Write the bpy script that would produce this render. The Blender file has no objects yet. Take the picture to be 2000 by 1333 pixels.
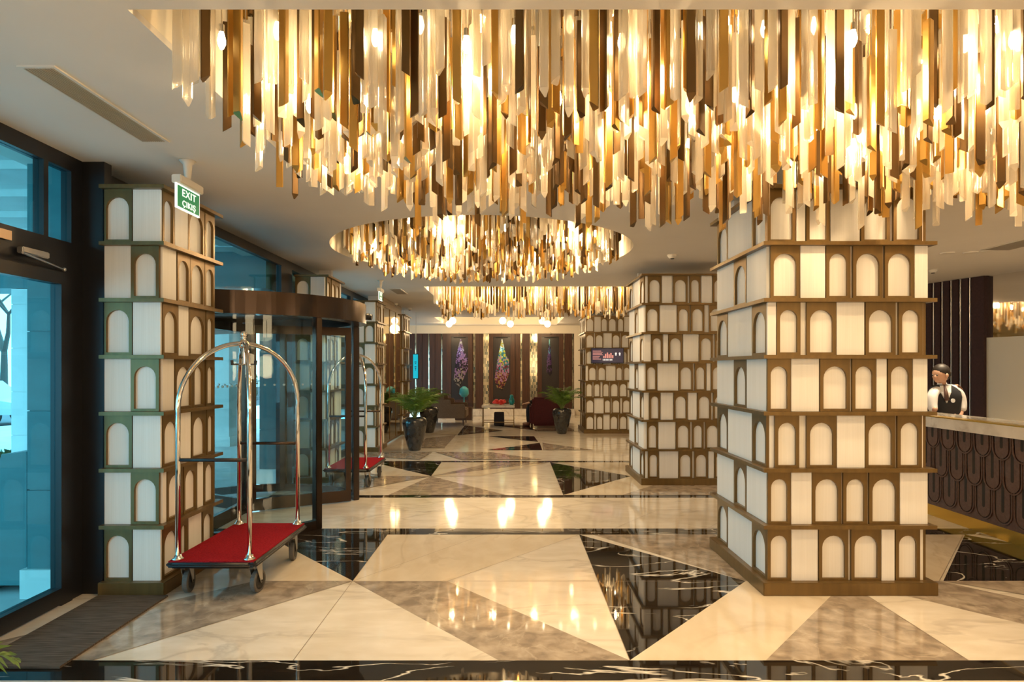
import bpy, bmesh, math, random
from mathutils import Vector, Matrix
sc = bpy.context.scene
C = sc.collection
PI = math.pi
# ------------------------------------------------------------------ camera, light, exposure
EYE = 1.55; F = 1240.0
cd = bpy.data.cameras.new('camera'); cam = bpy.data.objects.new('camera', cd); C.objects.link(cam)
cam.location = (0, 0, EYE); cam.rotation_euler = (PI/2, 0, 0)
cd.sensor_width = 36; cd.lens = F/2000*36; cd.shift_y = 53.5/2000; cd.clip_start = .05; cd.clip_end = 200
sc.camera = cam
w = bpy.data.worlds.new('sky'); sc.world = w; w.use_nodes = True
bg = w.node_tree.nodes['Background']; bg.inputs[0].default_value = (.50, .84, 1.0, 1); bg.inputs[1].default_value = 4.6
sc.view_settings.view_transform = 'Standard'; sc.view_settings.look = 'None'; sc.view_settings.gamma = 1
sc.view_settings.use_curve_mapping = False; sc.view_settings.exposure = 0.22
sc.cycles.use_denoising = True; sc.cycles.max_bounces = 10; sc.cycles.diffuse_bounces = 5; sc.cycles.glossy_bounces = 5
sc.cycles.transparent_max_bounces = 40; sc.cycles.transmission_bounces = 6
sc.cycles.sample_clamp_indirect = 6; sc.cycles.caustics_reflective = False; sc.cycles.caustics_refractive = False
WARM = (1.0, .70, .37)
CEIL_Z = 2.97; PIT_Z = 3.30

# ------------------------------------------------------------------ helpers
def link(o, parent=None):
    C.objects.link(o)
    if parent is not None: o.parent = parent
    return o
def obj(name, bm, mat, parent=None, loc=None, smooth=False):
    me = bpy.data.meshes.new(name)
    bmesh.ops.recalc_face_normals(bm, faces=bm.faces)
    bm.to_mesh(me); bm.free()
    for m in (mat if isinstance(mat, (list, tuple)) else [mat]): me.materials.append(m)
    if smooth:
        for p in me.polygons: p.use_smooth = True
    o = link(bpy.data.objects.new(name, me), parent)
    if loc: o.location = loc
    return o
def tag(o, label, cat, group=None, kind=None):
    o['label'] = label; o['category'] = cat
    if group: o['group'] = group
    if kind: o['kind'] = kind
    return o
def thing(name, label, cat, loc=(0, 0, 0), rz=0, group=None):
    o = link(bpy.data.objects.new(name, None)); o.location = loc; o.rotation_euler = (0, 0, rz); o.empty_display_size = .1
    return tag(o, label, cat, group)
def struct(name, bm, mat, parent=None, **k):
    o = obj(name, bm, mat, parent, **k)
    if parent is None: o['kind'] = 'structure'
    return o
def copy_tree(o, parent=None):
    c = o.copy(); C.objects.link(c); c.parent = parent
    for ch in list(o.children): copy_tree(ch, c)
    return c
NB = bmesh.new
def bx(bm, x0, x1, y0, y1, z0, z1, mi=0):
    v = [bm.verts.new((x, y, z)) for z in (z0, z1) for y in (y0, y1) for x in (x0, x1)]
    for f in ((0,1,3,2),(4,6,7,5),(0,4,5,1),(2,3,7,6),(0,2,6,4),(1,5,7,3)):
        bm.faces.new([v[i] for i in f]).material_index = mi
    return bm
def box(x0, x1, y0, y1, z0, z1, bev=0):
    bm = bx(NB(), x0, x1, y0, y1, z0, z1)
    if bev: bmesh.ops.bevel(bm, geom=list(bm.edges), offset=bev, segments=2, affect='EDGES')
    return bm
def tube(bm, pts, r, n=10, cap=True, mi=0):
    pts = [Vector(p) for p in pts]; rs = r if isinstance(r, (list, tuple)) else [r]*len(pts)
    rings = []; up = None
    for i, p in enumerate(pts):
        d = (pts[min(i+1, len(pts)-1)] - pts[max(i-1, 0)]).normalized()
        if up is None:
            up = d.orthogonal().normalized()
        u = (up - d*up.dot(d)).normalized(); v = d.cross(u); up = u
        rings.append([bm.verts.new(p + (u*math.cos(2*PI*k/n) + v*math.sin(2*PI*k/n))*rs[i]) for k in range(n)])
    for a, b in zip(rings, rings[1:]):
        for k in range(n):
            bm.faces.new((a[k], a[(k+1)%n], b[(k+1)%n], b[k])).material_index = mi
    if cap:
        bm.faces.new(rings[0][::-1]).material_index = mi; bm.faces.new(rings[-1]).material_index = mi
    return bm
def lathe(bm, prof, n=24, cx=0, cy=0, mi=0):
    rings = [[bm.verts.new((cx+r*math.cos(2*PI*k/n), cy+r*math.sin(2*PI*k/n), z)) for k in range(n)] for r, z in prof]
    for a, b in zip(rings, rings[1:]):
        for k in range(n): bm.faces.new((a[k], a[(k+1)%n], b[(k+1)%n], b[k])).material_index = mi
    if prof[0][0] > 0: bm.faces.new(rings[0][::-1]).material_index = mi
    if prof[-1][0] > 0: bm.faces.new(rings[-1]).material_index = mi
    return bm
def ball(bm, c, r, n=12, s=(1, 1, 1), mi=0):
    m = Matrix.Translation(c) @ Matrix.Diagonal((r*s[0], r*s[1], r*s[2], 1))
    res = bmesh.ops.create_uvsphere(bm, u_segments=n, v_segments=max(6, n*2//3), radius=1, matrix=m)
    for v in res['verts']:
        for f in v.link_faces: f.material_index = mi
    return bm
def extr(polys, t, mi=0, bm=None):
    """2-D polygons in the x-z plane, made solid from y=0 to y=-t."""
    b = NB(); cache = {}
    def V(p):
        k = (round(p[0], 5), round(p[1], 5))
        if k not in cache: cache[k] = b.verts.new((p[0], 0, p[1]))
        return cache[k]
    for p in polys:
        b.faces.new([V(q) for q in p])
    r = bmesh.ops.extrude_face_region(b, geom=list(b.faces))
    bmesh.ops.translate(b, vec=(0, -t, 0), verts=[g for g in r['geom'] if isinstance(g, bmesh.types.BMVert)])
    return b
def skin(name, mat, verts, edges, radii, parent, loc=(0, 0, 0), sub=2, rz=0):
    me = bpy.data.meshes.new(name); me.from_pydata(verts, edges, []); me.materials.append(mat)
    o = link(bpy.data.objects.new(name, me), parent); o.location = loc; o.rotation_euler = (0, 0, rz)
    m = o.modifiers.new('Skin', 'SKIN'); m.use_smooth_shade = True
    for i, r in enumerate(radii):
        s = me.skin_vertices[0].data[i]
        s.radius = r if isinstance(r, tuple) else (r, r); s.use_root = (i == 0)
    s2 = o.modifiers.new('Smooth', 'SUBSURF'); s2.levels = sub; s2.render_levels = sub
    return o

# ------------------------------------------------------------------ materials
def mat(name, col, rough=.5, metal=0, spec=.5, emit=None, es=0, coat=0):
    m = bpy.data.materials.new(name); m.use_nodes = True
    b = m.node_tree.nodes['Principled BSDF']
    b.inputs['Base Color'].default_value = (*col, 1); b.inputs['Roughness'].default_value = rough
    b.inputs['Metallic'].default_value = metal; b.inputs['Specular IOR Level'].default_value = spec
    b.inputs['Coat Weight'].default_value = coat
    if emit: b.inputs['Emission Color'].default_value = (*emit, 1); b.inputs['Emission Strength'].default_value = es
    return m
def nodes(m): return m.node_tree.nodes, m.node_tree.links, m.node_tree.nodes['Principled BSDF']
def noise_col(m, stops, scale=(1, 1, 1), detail=4, nscale=5, dist=0, bump=0):
    N, L, b = nodes(m)
    tc = N.new('ShaderNodeTexCoord'); mp = N.new('ShaderNodeMapping'); mp.inputs['Scale'].default_value = scale
    nz = N.new('ShaderNodeTexNoise'); nz.inputs['Scale'].default_value = nscale; nz.inputs['Detail'].default_value = detail
    nz.inputs['Distortion'].default_value = dist
    cr = N.new('ShaderNodeValToRGB'); e = cr.color_ramp.elements
    while len(e) < len(stops): e.new(.5)
    for i, (p, c) in enumerate(stops): e[i].position = p; e[i].color = (*c, 1)
    L.new(tc.outputs['Object'], mp.inputs[0]); L.new(mp.outputs[0], nz.inputs[0]); L.new(nz.outputs[0], cr.inputs[0])
    L.new(cr.outputs[0], b.inputs['Base Color'])
    if bump:
        bp = N.new('ShaderNodeBump'); bp.inputs['Strength'].default_value = bump; bp.inputs['Distance'].default_value = .01
        L.new(nz.outputs[0], bp.inputs['Height']); L.new(bp.outputs[0], b.inputs['Normal'])
    return m
def marble(name, base, vein, dens=.02, scale=1.2, cloud=None, rough=.06, rot=.4, stretch=(1, 1, 1), contrast=1.0):
    m = mat(name, base, rough, spec=.6); N, L, b = nodes(m)
    tc = N.new('ShaderNodeTexCoord'); mp = N.new('ShaderNodeMapping'); mp.inputs['Rotation'].default_value = (0, 0, rot)
    mp.inputs['Scale'].default_value = stretch
    L.new(tc.outputs['Object'], mp.inputs[0])
    nz = N.new('ShaderNodeTexNoise'); nz.inputs['Scale'].default_value = scale; nz.inputs['Detail'].default_value = 5; nz.inputs['Distortion'].default_value = .7
    L.new(mp.outputs[0], nz.inputs[0])
    s = N.new('ShaderNodeMath'); s.operation = 'SUBTRACT'; s.inputs[1].default_value = .5; L.new(nz.outputs[0], s.inputs[0])
    a = N.new('ShaderNodeMath'); a.operation = 'ABSOLUTE'; L.new(s.outputs[0], a.inputs[0])
    r = N.new('ShaderNodeMapRange'); r.inputs['From Min'].default_value = 0; r.inputs['From Max'].default_value = dens
    r.inputs['To Min'].default_value = contrast; r.inputs['To Max'].default_value = 0; L.new(a.outputs[0], r.inputs['Value'])
    n2 = N.new('ShaderNodeTexNoise'); n2.inputs['Scale'].default_value = scale*1.3; n2.inputs['Detail'].default_value = 3
    L.new(tc.outputs['Object'], n2.inputs[0])
    k = N.new('ShaderNodeMapRange'); k.inputs['From Min'].default_value = .40; k.inputs['From Max'].default_value = .52; L.new(n2.outputs[0], k.inputs['Value'])
    mu = N.new('ShaderNodeMath'); mu.operation = 'MULTIPLY'; L.new(r.outputs[0], mu.inputs[0]); L.new(k.outputs[0], mu.inputs[1])
    c0 = N.new('ShaderNodeMix'); c0.data_type = 'RGBA'
    n3 = N.new('ShaderNodeTexNoise'); n3.inputs['Scale'].default_value = scale*4; n3.inputs['Detail'].default_value = 8; n3.inputs['Distortion'].default_value = .35
    L.new(mp.outputs[0], n3.inputs[0])
    k3 = N.new('ShaderNodeMapRange'); k3.inputs['From Min'].default_value = .35; k3.inputs['From Max'].default_value = .68; L.new(n3.outputs[0], k3.inputs['Value'])
    L.new(k3.outputs[0], c0.inputs['Factor']); c0.inputs['A'].default_value = (*base, 1); c0.inputs['B'].default_value = (*(cloud or base), 1)
    c1 = N.new('ShaderNodeMix'); c1.data_type = 'RGBA'; L.new(mu.outputs[0], c1.inputs['Factor'])
    L.new(c0.outputs['Result'], c1.inputs['A']); c1.inputs['B'].default_value = (*vein, 1)
    L.new(c1.outputs['Result'], b.inputs['Base Color'])
    return m
def glass(name, tint, refl=.06, rough=0.0):
    m = bpy.data.materials.new(name); m.use_nodes = True; N = m.node_tree.nodes; L = m.node_tree.links; N.clear()
    out = N.new('ShaderNodeOutputMaterial'); t = N.new('ShaderNodeBsdfTransparent'); t.inputs[0].default_value = (*tint, 1)
    g = N.new('ShaderNodeBsdfGlossy'); g.inputs['Roughness'].default_value = rough; lw = N.new('ShaderNodeLayerWeight'); lw.inputs['Blend'].default_value = .5
    pw_ = N.new('ShaderNodeMath'); pw_.operation = 'POWER'; pw_.inputs[1].default_value = 4.5; L.new(lw.outputs['Facing'], pw_.inputs[0])
    fr = N.new('ShaderNodeMath'); fr.operation = 'MULTIPLY_ADD'; fr.inputs[1].default_value = .7; fr.inputs[2].default_value = .02; L.new(pw_.outputs[0], fr.inputs[0])
    mx = N.new('ShaderNodeMixShader'); L.new(fr.outputs[0], mx.inputs[0]); L.new(t.outputs[0], mx.inputs[1]); L.new(g.outputs[0], mx.inputs[2])
    L.new(mx.outputs[0], out.inputs[0]); return m
def crystal(name, tint, gcol, diff, a, b_, rough=.12):
    """a: share of gloss, b_: share of scatter, rest clear."""
    m = bpy.data.materials.new(name); m.use_nodes = True; N = m.node_tree.nodes; L = m.node_tree.links; N.clear()
    out = N.new('ShaderNodeOutputMaterial'); t = N.new('ShaderNodeBsdfTransparent'); t.inputs[0].default_value = (*tint, 1)
    g = N.new('ShaderNodeBsdfGlossy'); g.inputs['Roughness'].default_value = rough; g.inputs[0].default_value = (*gcol, 1)
    tr = N.new('ShaderNodeBsdfTranslucent'); tr.inputs[0].default_value = (*diff, 1)
    d = N.new('ShaderNodeBsdfDiffuse'); d.inputs[0].default_value = (*diff, 1)
    dd = N.new('ShaderNodeMixShader'); dd.inputs[0].default_value = .5; L.new(tr.outputs[0], dd.inputs[1]); L.new(d.outputs[0], dd.inputs[2])
    m1 = N.new('ShaderNodeMixShader'); m1.inputs[0].default_value = b_/(1-a+1e-6); L.new(t.outputs[0], m1.inputs[1]); L.new(dd.outputs[0], m1.inputs[2])
    m2 = N.new('ShaderNodeMixShader'); m2.inputs[0].default_value = a; L.new(m1.outputs[0], m2.inputs[1]); L.new(g.outputs[0], m2.inputs[2])
    L.new(m2.outputs[0], out.inputs[0])
    # wavy faces, as in hand-drawn glass
    tc = N.new('ShaderNodeTexCoord'); mp = N.new('ShaderNodeMapping'); mp.inputs['Scale'].default_value = (14, 14, .35)
    nz = N.new('ShaderNodeTexNoise'); nz.inputs['Scale'].default_value = 6; bp = N.new('ShaderNodeBump'); bp.inputs['Strength'].default_value = .3; bp.inputs['Distance'].default_value = .02
    L.new(tc.outputs['Object'], mp.inputs[0]); L.new(mp.outputs[0], nz.inputs[0]); L.new(nz.outputs[0], bp.inputs['Height']); L.new(bp.outputs[0], g.inputs['Normal'])
    return m
M_ceil = noise_col(mat('ceiling_paint', (.74, .70, .65), .75), [(.3, (.72, .68, .63)), (.7, (.76, .72, .67))], nscale=1.5)
M_cove = mat('cove_paint', (.88, .80, .66), .7)
M_wall = noise_col(mat('wall_plaster', (.66, .60, .52), .8), [(.3, (.64, .58, .5)), (.7, (.68, .62, .54))], nscale=2)
M_mirror = mat('pit_mirror', (.86, .84, .80), .03, 1)
M_goldmirror = mat('gold_tinted_mirror', (.72, .62, .38), .02, 1)
M_white = marble('white_marble', (.80, .74, .66), (.42, .36, .30), .03, .9, (.70, .63, .53), rough=.065, rot=.5, stretch=(1, 2.2, 1), contrast=.45)
M_cream = marble('cream_marble', (.76, .67, .54), (.52, .42, .30), .03, .8, (.68, .58, .44), rough=.065, rot=-.4, stretch=(1.8, 1, 1), contrast=.4)
M_grey = marble('grey_marble', (.26, .21, .17), (.62, .54, .44), .015, 2.2, (.50, .42, .34), rough=.05, rot=.3, contrast=.4)
M_black = marble('black_marble', (.010, .008, .007), (.82, .78, .72), .0095, 1.35, (.022, .017, .013), rough=.03, rot=.7, stretch=(.6, 2.0, 1))
M_bronze = noise_col(mat('bronze_lacquer', (.14, .1, .06), .34, .5), [(.3, (.150, .094, .033)), (.7, (.195, .120, .040))], (8, 8, .6), nscale=3)
M_panel = noise_col(mat('ivory_panel', (.82, .78, .73), .45), [(.3, (.83, .80, .75)), (.7, (.89, .86, .82))], (60, 60, .6), nscale=3)
M_dark = mat('dark_frame_metal', (.018, .018, .022), .35, .3)
M_bronzedoor = mat('dark_bronze_metal', (.070, .050, .040), .22, .9)
M_glass = glass('tinted_glazing', (.55, .88, .95))
M_clear = glass('clear_glass', (.86, .94, .95))
M_chrome = mat('polished_chrome', (.80, .78, .75), .06, 1)
M_steel = mat('brushed_steel', (.55, .55, .55), .3, 1)
M_black_rubber = mat('black_rubber', (.012, .012, .014), .45)
M_grey_rubber = mat('grey_rubber', (.11, .105, .10), .6)
M_red = noise_col(mat('red_carpet', (.42, .012, .02), .95, spec=.1), [(.3, (.22, .005, .010)), (.7, (.36, .012, .02))], nscale=90, bump=.5)
M_clearprism = crystal('clear_crystal', (1, .97, .90), (1, .97, .92), (1, .93, .82), .26, .34, .08)
M_goldprism = mat('satin_brass', (.56, .36, .11), .28, 1)
M_darkprism = mat('dark_bronze_tube', (.15, .095, .045), .30, .95)
M_bulb = mat('lit_bulb', (1, .9, .7), .4, emit=(1, .80, .50), es=26)
M_globefill = mat('fill_globe', (1, .95, .85), .4, emit=(1, .84, .60), es=1.2)
M_globe = mat('lit_globe', (1, .95, .85), .4, emit=(1, .84, .60), es=5)
M_wood = noise_col(mat('walnut_panel', (.09, .04, .018), .4), [(.3, (.036, .011, .004)), (.7, (.085, .028, .009))], (14, 14, .7), nscale=3, detail=6)
M_darkboard = mat('dark_board', (.018, .012, .012), .35)
M_velvet = noise_col(mat('aubergine_fabric', (.035, .014, .016), .8), [(.3, (.028, .011, .013)), (.7, (.045, .018, .02))], nscale=30)
M_scale = noise_col(mat('brown_leather', (.075, .04, .032), .5), [(.3, (.085, .045, .036)), (.7, (.125, .068, .052))], nscale=40, bump=.25)
M_gold = mat('brass_plinth', (.85, .56, .12), .25, 1)
M_countermarble = marble('counter_marble', (.82, .76, .68), (.48, .40, .33), .04, 2.0, (.72, .66, .58), rough=.1, rot=.8, contrast=.6)
M_frost = mat('frosted_glass', (.62, .58, .48), .35, spec=.4)
M_ledstrip = mat('aluminium_strip', (.72, .70, .74), .3, .8)
M_pot = noise_col(mat('black_glazed_clay', (.015, .016, .018), .12, spec=.7), [(.3, (.010, .011, .013)), (.7, (.035, .036, .04))], nscale=9, bump=.2)
M_leaf = noise_col(mat('palm_leaf', (.07, .16, .03), .45), [(.3, (.04, .11, .012)), (.55, (.13, .25, .03)), (.75, (.36, .42, .05))], nscale=3)
M_stem = mat('palm_stem', (.16, .22, .06), .5)
M_soil = noise_col(mat('potting_pebbles', (.08, .07, .06), .9, spec=.1), [(.3, (.02, .02, .02)), (.7, (.25, .24, .22))], nscale=60, bump=.8)
M_mat = noise_col(mat('ribbed_brown_mat', (.10, .078, .062), .95, spec=.1), [(.3, (.055, .042, .034)), (.7, (.155, .12, .095))], (2, 34, 1), nscale=3, bump=.5)
M_plastic = mat('off_white_plastic', (.72, .68, .62), .45)
M_green = mat('exit_green', (.0, .16, .06), .4, emit=(.0, .35, .12), es=.35)
M_signwhite = mat('exit_white', (.9, .92, .9), .4, emit=(.9, 1, .95), es=.8)
M_vent = mat('vent_slats', (.50, .44, .36), .5)
M_black_in = mat('duct_dark', (.02, .018, .016), .8)
M_extwhite = noise_col(mat('exterior_render', (.80, .80, .78), .8), [(.3, (.76, .76, .74)), (.7, (.84, .84, .82))], nscale=3)
M_extcol = noise_col(mat('exterior_cladding', (.06, .18, .2), .45), [(.3, (.035, .15, .17)), (.7, (.06, .20, .22))], (1, 1, 4), nscale=2)
M_extground = noise_col(mat('exterior_paving', (.55, .55, .55), .6), [(.3, (.48, .48, .48)), (.7, (.62, .62, .62))], nscale=4)
M_asphalt = noise_col(mat('asphalt', (.12, .12, .13), .85), [(.3, (.10, .10, .11)), (.7, (.16, .16, .17))], nscale=12)
M_bark = mat('tree_bark', (.10, .08, .07), .9)
M_hedge = noise_col(mat('hedge_leaf', (.05, .12, .05), .7), [(.3, (.03, .08, .03)), (.7, (.09, .18, .07))], nscale=12)

# ------------------------------------------------------------------ floor (one paved slab, marble inlay in one mesh)
bm = NB()
bx(bm, -2.98, 9.2, -6.6, 21.1, -.12, 0, 0)
_lay = [0]
def inlay(pts, mi):
    _lay[0] += 1; z = .0004 + .00005*_lay[0]
    bm.faces.new([bm.verts.new((x, y, z)) for x, y in pts]).material_index = mi
W_, CR, GR, BK = 0, 1, 2, 3
XR = 9.0; XL = -2.94
def band(y0, y1, mi): inlay([(XL, y0), (XR, y0), (XR, y1), (XL, y1)], mi)
def seam(a, b, wd=.004):
    a = Vector(a); b = Vector(b); n = (b-a).normalized(); n = Vector((-n.y, n.x))*wd/2
    inlay([a-n, b-n, b+n, a+n], 4)
band(3.15, 3.366, BK); band(5.914, 6.14, BK); band(7.60, 7.75, BK); band(10.45, 10.62, BK)
P = 1.79
def panel(y0, ym, y1, full):
    """one field of triangles; columns of the pattern repeat every 2P."""
    for k in (-1, 0, 1, 2):
        o = k*2*P
        def cl(pts): # keep right of the left wall
            return [(max(XL, min(XR, x)), y) for x, y in pts]
        xa, xm, xb = -1.16+o, .625+o, 2.43+o
        if k < 0: continue
        # cream / white fields
        inlay(cl([(xa, ym), (xa, y1), (xm, y1), (xa+.69, ym)]), CR)
        inlay(cl([(xa, ym), (xa, y0), (xa+1.09, y0)]), W_)
        if full:
            inlay(cl([(xa, ym), (xa+.69, ym), (xm, y0), (xa+1.09, y0)]), GR)
        else:
            inlay(cl([(xa, ym), (xm, y1), (xa+.85, y1)]), GR)
            inlay(cl([(xa, ym), (xa-.35, y0), (xa+1.09, y0)]), GR)
        inlay(cl([(xm, y0), (xm, y1), (xb-.73, ym)]), BK)
        inlay(cl([(xm+.12, y1), (xb-.55, y1), (xb, ym+.2), (xb-.73, ym)]), GR if full else CR)
        inlay(cl([(xb-.73, ym), (xb, ym), (xm+.72, y0), (xm, y0)]), CR)
        inlay(cl([(xm+.72, y0), (xb, y0), (xb, ym)]), GR)
        seam((xa, ym), (xa+.69, ym)); seam((xa, ym), (xa+.9, y1)) ; seam((xa+.69, ym), (xm, y1)); seam((xa+.69, ym), (xb-.73, ym))
        for x in (xa, xm, xb): seam((x, y0), (x, y1))
    # left border and right of x=2.43
    inlay([(-1.16, ym), (-1.16, y1), (-2.31, y1)], BK)
    inlay([(-1.16, ym), (-1.87, ym), (max(XL, -1.87-(ym-y0)), y0+max(0, (ym-y0)-1.05)), (XL, y0), (-2.22, y0)], GR)
    inlay([(-1.16, ym), (-1.87, ym), (-2.8, ym+.95), (-2.31, y1)], CR)
    inlay([(4.22, y1), (4.20, ym), (3.14, ym)], BK)
    inlay([(3.14, ym), (5.2, ym), (4.4, y0+.25)], GR)
M_seam = mat('joint_line', (.22, .17, .12), .4)
panel(3.366, 4.62, 5.914, True)
panel(7.75, 9.1, 10.45, False)
for a, b in (((XL, 6.87), (XR, 6.87)),): seam(a, b)
for x in [-2.6+i*.9 for i in range(13)]:
    seam((x, 6.14), (x+.55, 6.87)); seam((x+.55, 6.87), (x, 7.6))
# far zones
def fl(px, py): 
    d = EYE*F/(py-720); return ((px-1000)*d/F, d)
for pts, m_ in (([(908, 832), (983, 842), (893, 851)], BK), ([(954, 853), (1043, 853), (1051, 864)], BK), ([(967, 832), (1037, 832), (1043, 841)], BK),
                ([(951, 880), (1054, 866), (1059, 880)], BK), ([(1059, 866), (1061, 880), (1160, 880)], GR), ([(832, 857), (890, 851), (868, 876), (815, 876)], GR),
                ([(870, 838), (900, 832), (893, 850), (840, 850)], CR), ([(1040, 838), (1110, 836), (1130, 843), (1046, 843)], GR),
                ([(850, 884), (955, 884), (1060, 899), (900, 899)], GR), ([(700, 884), (845, 884), (820, 899), (720, 893)], GR)):
    inlay([fl(*p) for p in pts], m_)
seam((XL, 11.95), (XR, 11.95)); seam((-1.16, 10.62), (-1.16, 19)); seam((.625, 10.62), (.625, 19))
struct('floor', bm, [M_white, M_cream, M_grey, M_black, M_seam])

# ------------------------------------------------------------------ ceiling with lamp pits
bm = NB()
def q(x0, x1, y0, y1, z=CEIL_Z, mi=0): bx(bm, x0, x1, y0, y1, z, z+.03, mi)
def pitwalls(x0, x1, y0, y1, z1=PIT_Z):
    z0 = CEIL_Z
    for a, b, c, d in ((x0-.03, x0, y0, y1), (x1, x1+.03, y0, y1), (x0-.03, x1+.03, y0-.03, y0), (x0-.03, x1+.03, y1, y1+.03)):
        bx(bm, a, b, c, d, z0+.0305, z1, 1)
        # groove line half way up
L0, R0 = -3.4, 9.4
q(L0, R0, -6.6, 2.51)
q(L0, -1.52, 2.51, 4.42); q(3.9, R0, 2.51, 4.42)
q(L0, R0, 4.42, 5.60)
CX, CY, CR_ = -.35, 7.65, 1.78
q(L0, -2.4, 5.60, 9.70); q(1.7, R0, 5.60, 9.70)
n = 96
def sq(a):
    c, s = math.cos(a), math.sin(a); k = 1/max(abs(c), abs(s)); return (CX+0+2.05*c*k, CY+2.05*s*k)
for i in range(n):
    a0, a1 = 2*PI*i/n, 2*PI*(i+1)/n
    pi0 = (CX+CR_*math.cos(a0), CY+CR_*math.sin(a0)); pi1 = (CX+CR_*math.cos(a1), CY+CR_*math.sin(a1))
    f = bm.faces.new([bm.verts.new((*p, CEIL_Z)) for p in (pi0, pi1, sq(a1), sq(a0))])
    f = bm.faces.new([bm.verts.new(p) for p in ((*pi0, CEIL_Z), (*pi1, CEIL_Z), (*pi1, PIT_Z), (*pi0, PIT_Z))]); f.material_index = 1
q(L0, R0, 9.70, 11.0)
q(L0, -1.53, 11.0, 13.4); q(2.35, R0, 11.0, 13.4)
q(L0, R0, 13.4, 17.6)
q(-5.6, -2.16, 17.6, 20.7); q(1.45, R0, 17.6, 20.7); q(-5.6, R0, 20.7, 21.2); q(-5.6, L0, 15.4, 17.6)
pitwalls(-1.52, 3.9, 2.51, 4.42); pitwalls(-1.53, 2.35, 11.0, 13.4); pitwalls(-2.16, 1.45, 17.6, 20.7, 3.22)
bx(bm, -2.2, 1.5, 17.55, 20.75, 3.22, 3.25, 1)
bx(bm, -1.56, 2.4, 10.96, 13.44, PIT_Z+.012, PIT_Z+.05, 1)
bx(bm, -1.56, 3.95, 2.46, 4.46, PIT_Z+.012, PIT_Z+.05, 1)
bx(bm, CX-1.9, CX+1.9, CY-1.9, CY+1.9, PIT_Z+.012, PIT_Z+.05, 1)
struct('ceiling', bm, [M_ceil, M_cove])

# ------------------------------------------------------------------ walls
struct('wall_rear', box(-3.4, 9.2, -6.75, -6.6, 0, 3.0), M_wall)
bm = NB(); bx(bm, -3.1, -2.95, -6.6, .6, 0, 2.97); struct('wall_left_rear', bm, M_wall)
struct('wall_right', box(9.0, 9.15, -6.6, 4.0, 0, 2.97), M_wall)
struct('wall_right_far', box(6.4, 6.55, 12.2, 21.0, 0, 2.97), M_wall)
# far wall: cream soffit above, walnut panelling, stone ledge
BW = 21.0
bm = NB(); bx(bm, -5.6, 9.2, BW+.02, BW+.2, 0, 2.97); bx(bm, -5.6, 9.2, BW-.06, BW+.02, 2.70, 2.97); bx(bm, 2.05, 6.4, BW-.06, BW+.02, 0, 2.70)
struct('wall_far', bm, M_cove)
struct('wall_left_far', box(-5.75, -5.6, 15.4, 21.2, 0, 2.97), M_wood)
struct('baseboard_far', box(-5.6, 2.05, BW-.30, BW+.02, 0, .22, .01), M_countermarble)

# ------------------------------------------------------------------ exterior
bm = NB(); bx(bm, -14, -2.98, -3, 20, -.16, -.04); struct('ground_outside', bm, M_extground)
bm = NB(); bx(bm, -60, -14, -30, 60, -.5, -.2); struct('road_outside', bm, M_asphalt)
bm = NB()
bx(bm, -8.4, -3.0, -3, 15.5, 3.02, 3.2)
for i in range(24): bx(bm, -8.2, -3.05, -2+i*.72, -1.96+i*.72, 2.96, 3.02)
struct('ceiling_portico', bm, M_extwhite)
bm = NB(); bx(bm, -8.4, -3.1, 8.0, 8.6, 2.56, 3.02); bx(bm, -8.4, -3.1, 12.9, 13.5, 2.56, 3.02); struct('trim_portico', bm, M_extcol)
def extcol(x0, x1, y0, y1, label, m1, z1=3.0):
    t = thing('portico_column', label, 'column', ((x0+x1)/2, (y0+y1)/2, -.04), 0, 'portico columns outside the glass')
    a, b = (x1-x0)/2, (y1-y0)/2
    c = NB(); zs = [.2, .75, 1.3, 1.85, 2.4, z1+.04]
    for za, zb in zip(zs, zs[1:]): bx(c, -a, a, -b, b, za, zb-.008)
    bx(c, -a+.01, a-.01, -b+.01, b-.01, .1, z1)
    obj('shaft', c, m1, t); obj('base', box(-a-.03, a+.03, -b-.03, b+.03, 0, .2), M_extwhite, t)
extcol(-3.36, -3.04, 4.40, 5.1, 'tall square portico column outside beside the hinged door, on a pale plinth', M_extcol)
extcol(-3.48, -3.10, 8.75, 9.4, 'square portico column seen through the revolving door, on a pale plinth', M_extcol)
extcol(-6.31, -5.75, 8.0, 8.6, 'bright white portico column across the driveway beyond the hinged door', M_extwhite, 2.56)
extcol(-6.31, -5.75, 12.9, 13.5, 'bright far portico column seen through the revolving door glass', M_extwhite, 2.56)
# bench-like scrolled console outside
prof = [(-.02, 0), (.42, 0), (.42, .07), (.34, .10), (.24, .16), (.20, .26), (.27, .33), (.27, .40), (.20, .42), (.33, 1.0), (.50, 1.0), (.50, .2), (.56, .05), (.56, 0)]
bm = extr([[(0, 0), (.16, .0), (.16, .05), (.02, .05)], [(.05, .05), (.42, .05), (.42, .2), (.12, .12)], [(.12, .12), (.42, .2), (.42, .32), (.16, .28)],
           [(.16, .28), (.42, .32), (.42, .42), (.08, .40)], [(.08, .40), (.42, .42), (.42, 1.0), (.24, .98)]], .5)
o = obj('stone_bench_end', bm, M_extcol, loc=(-3.86, 5.0, -.04)); tag(o, 'dark scroll-profiled bench end standing outside by the portico column', 'bench')
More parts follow.
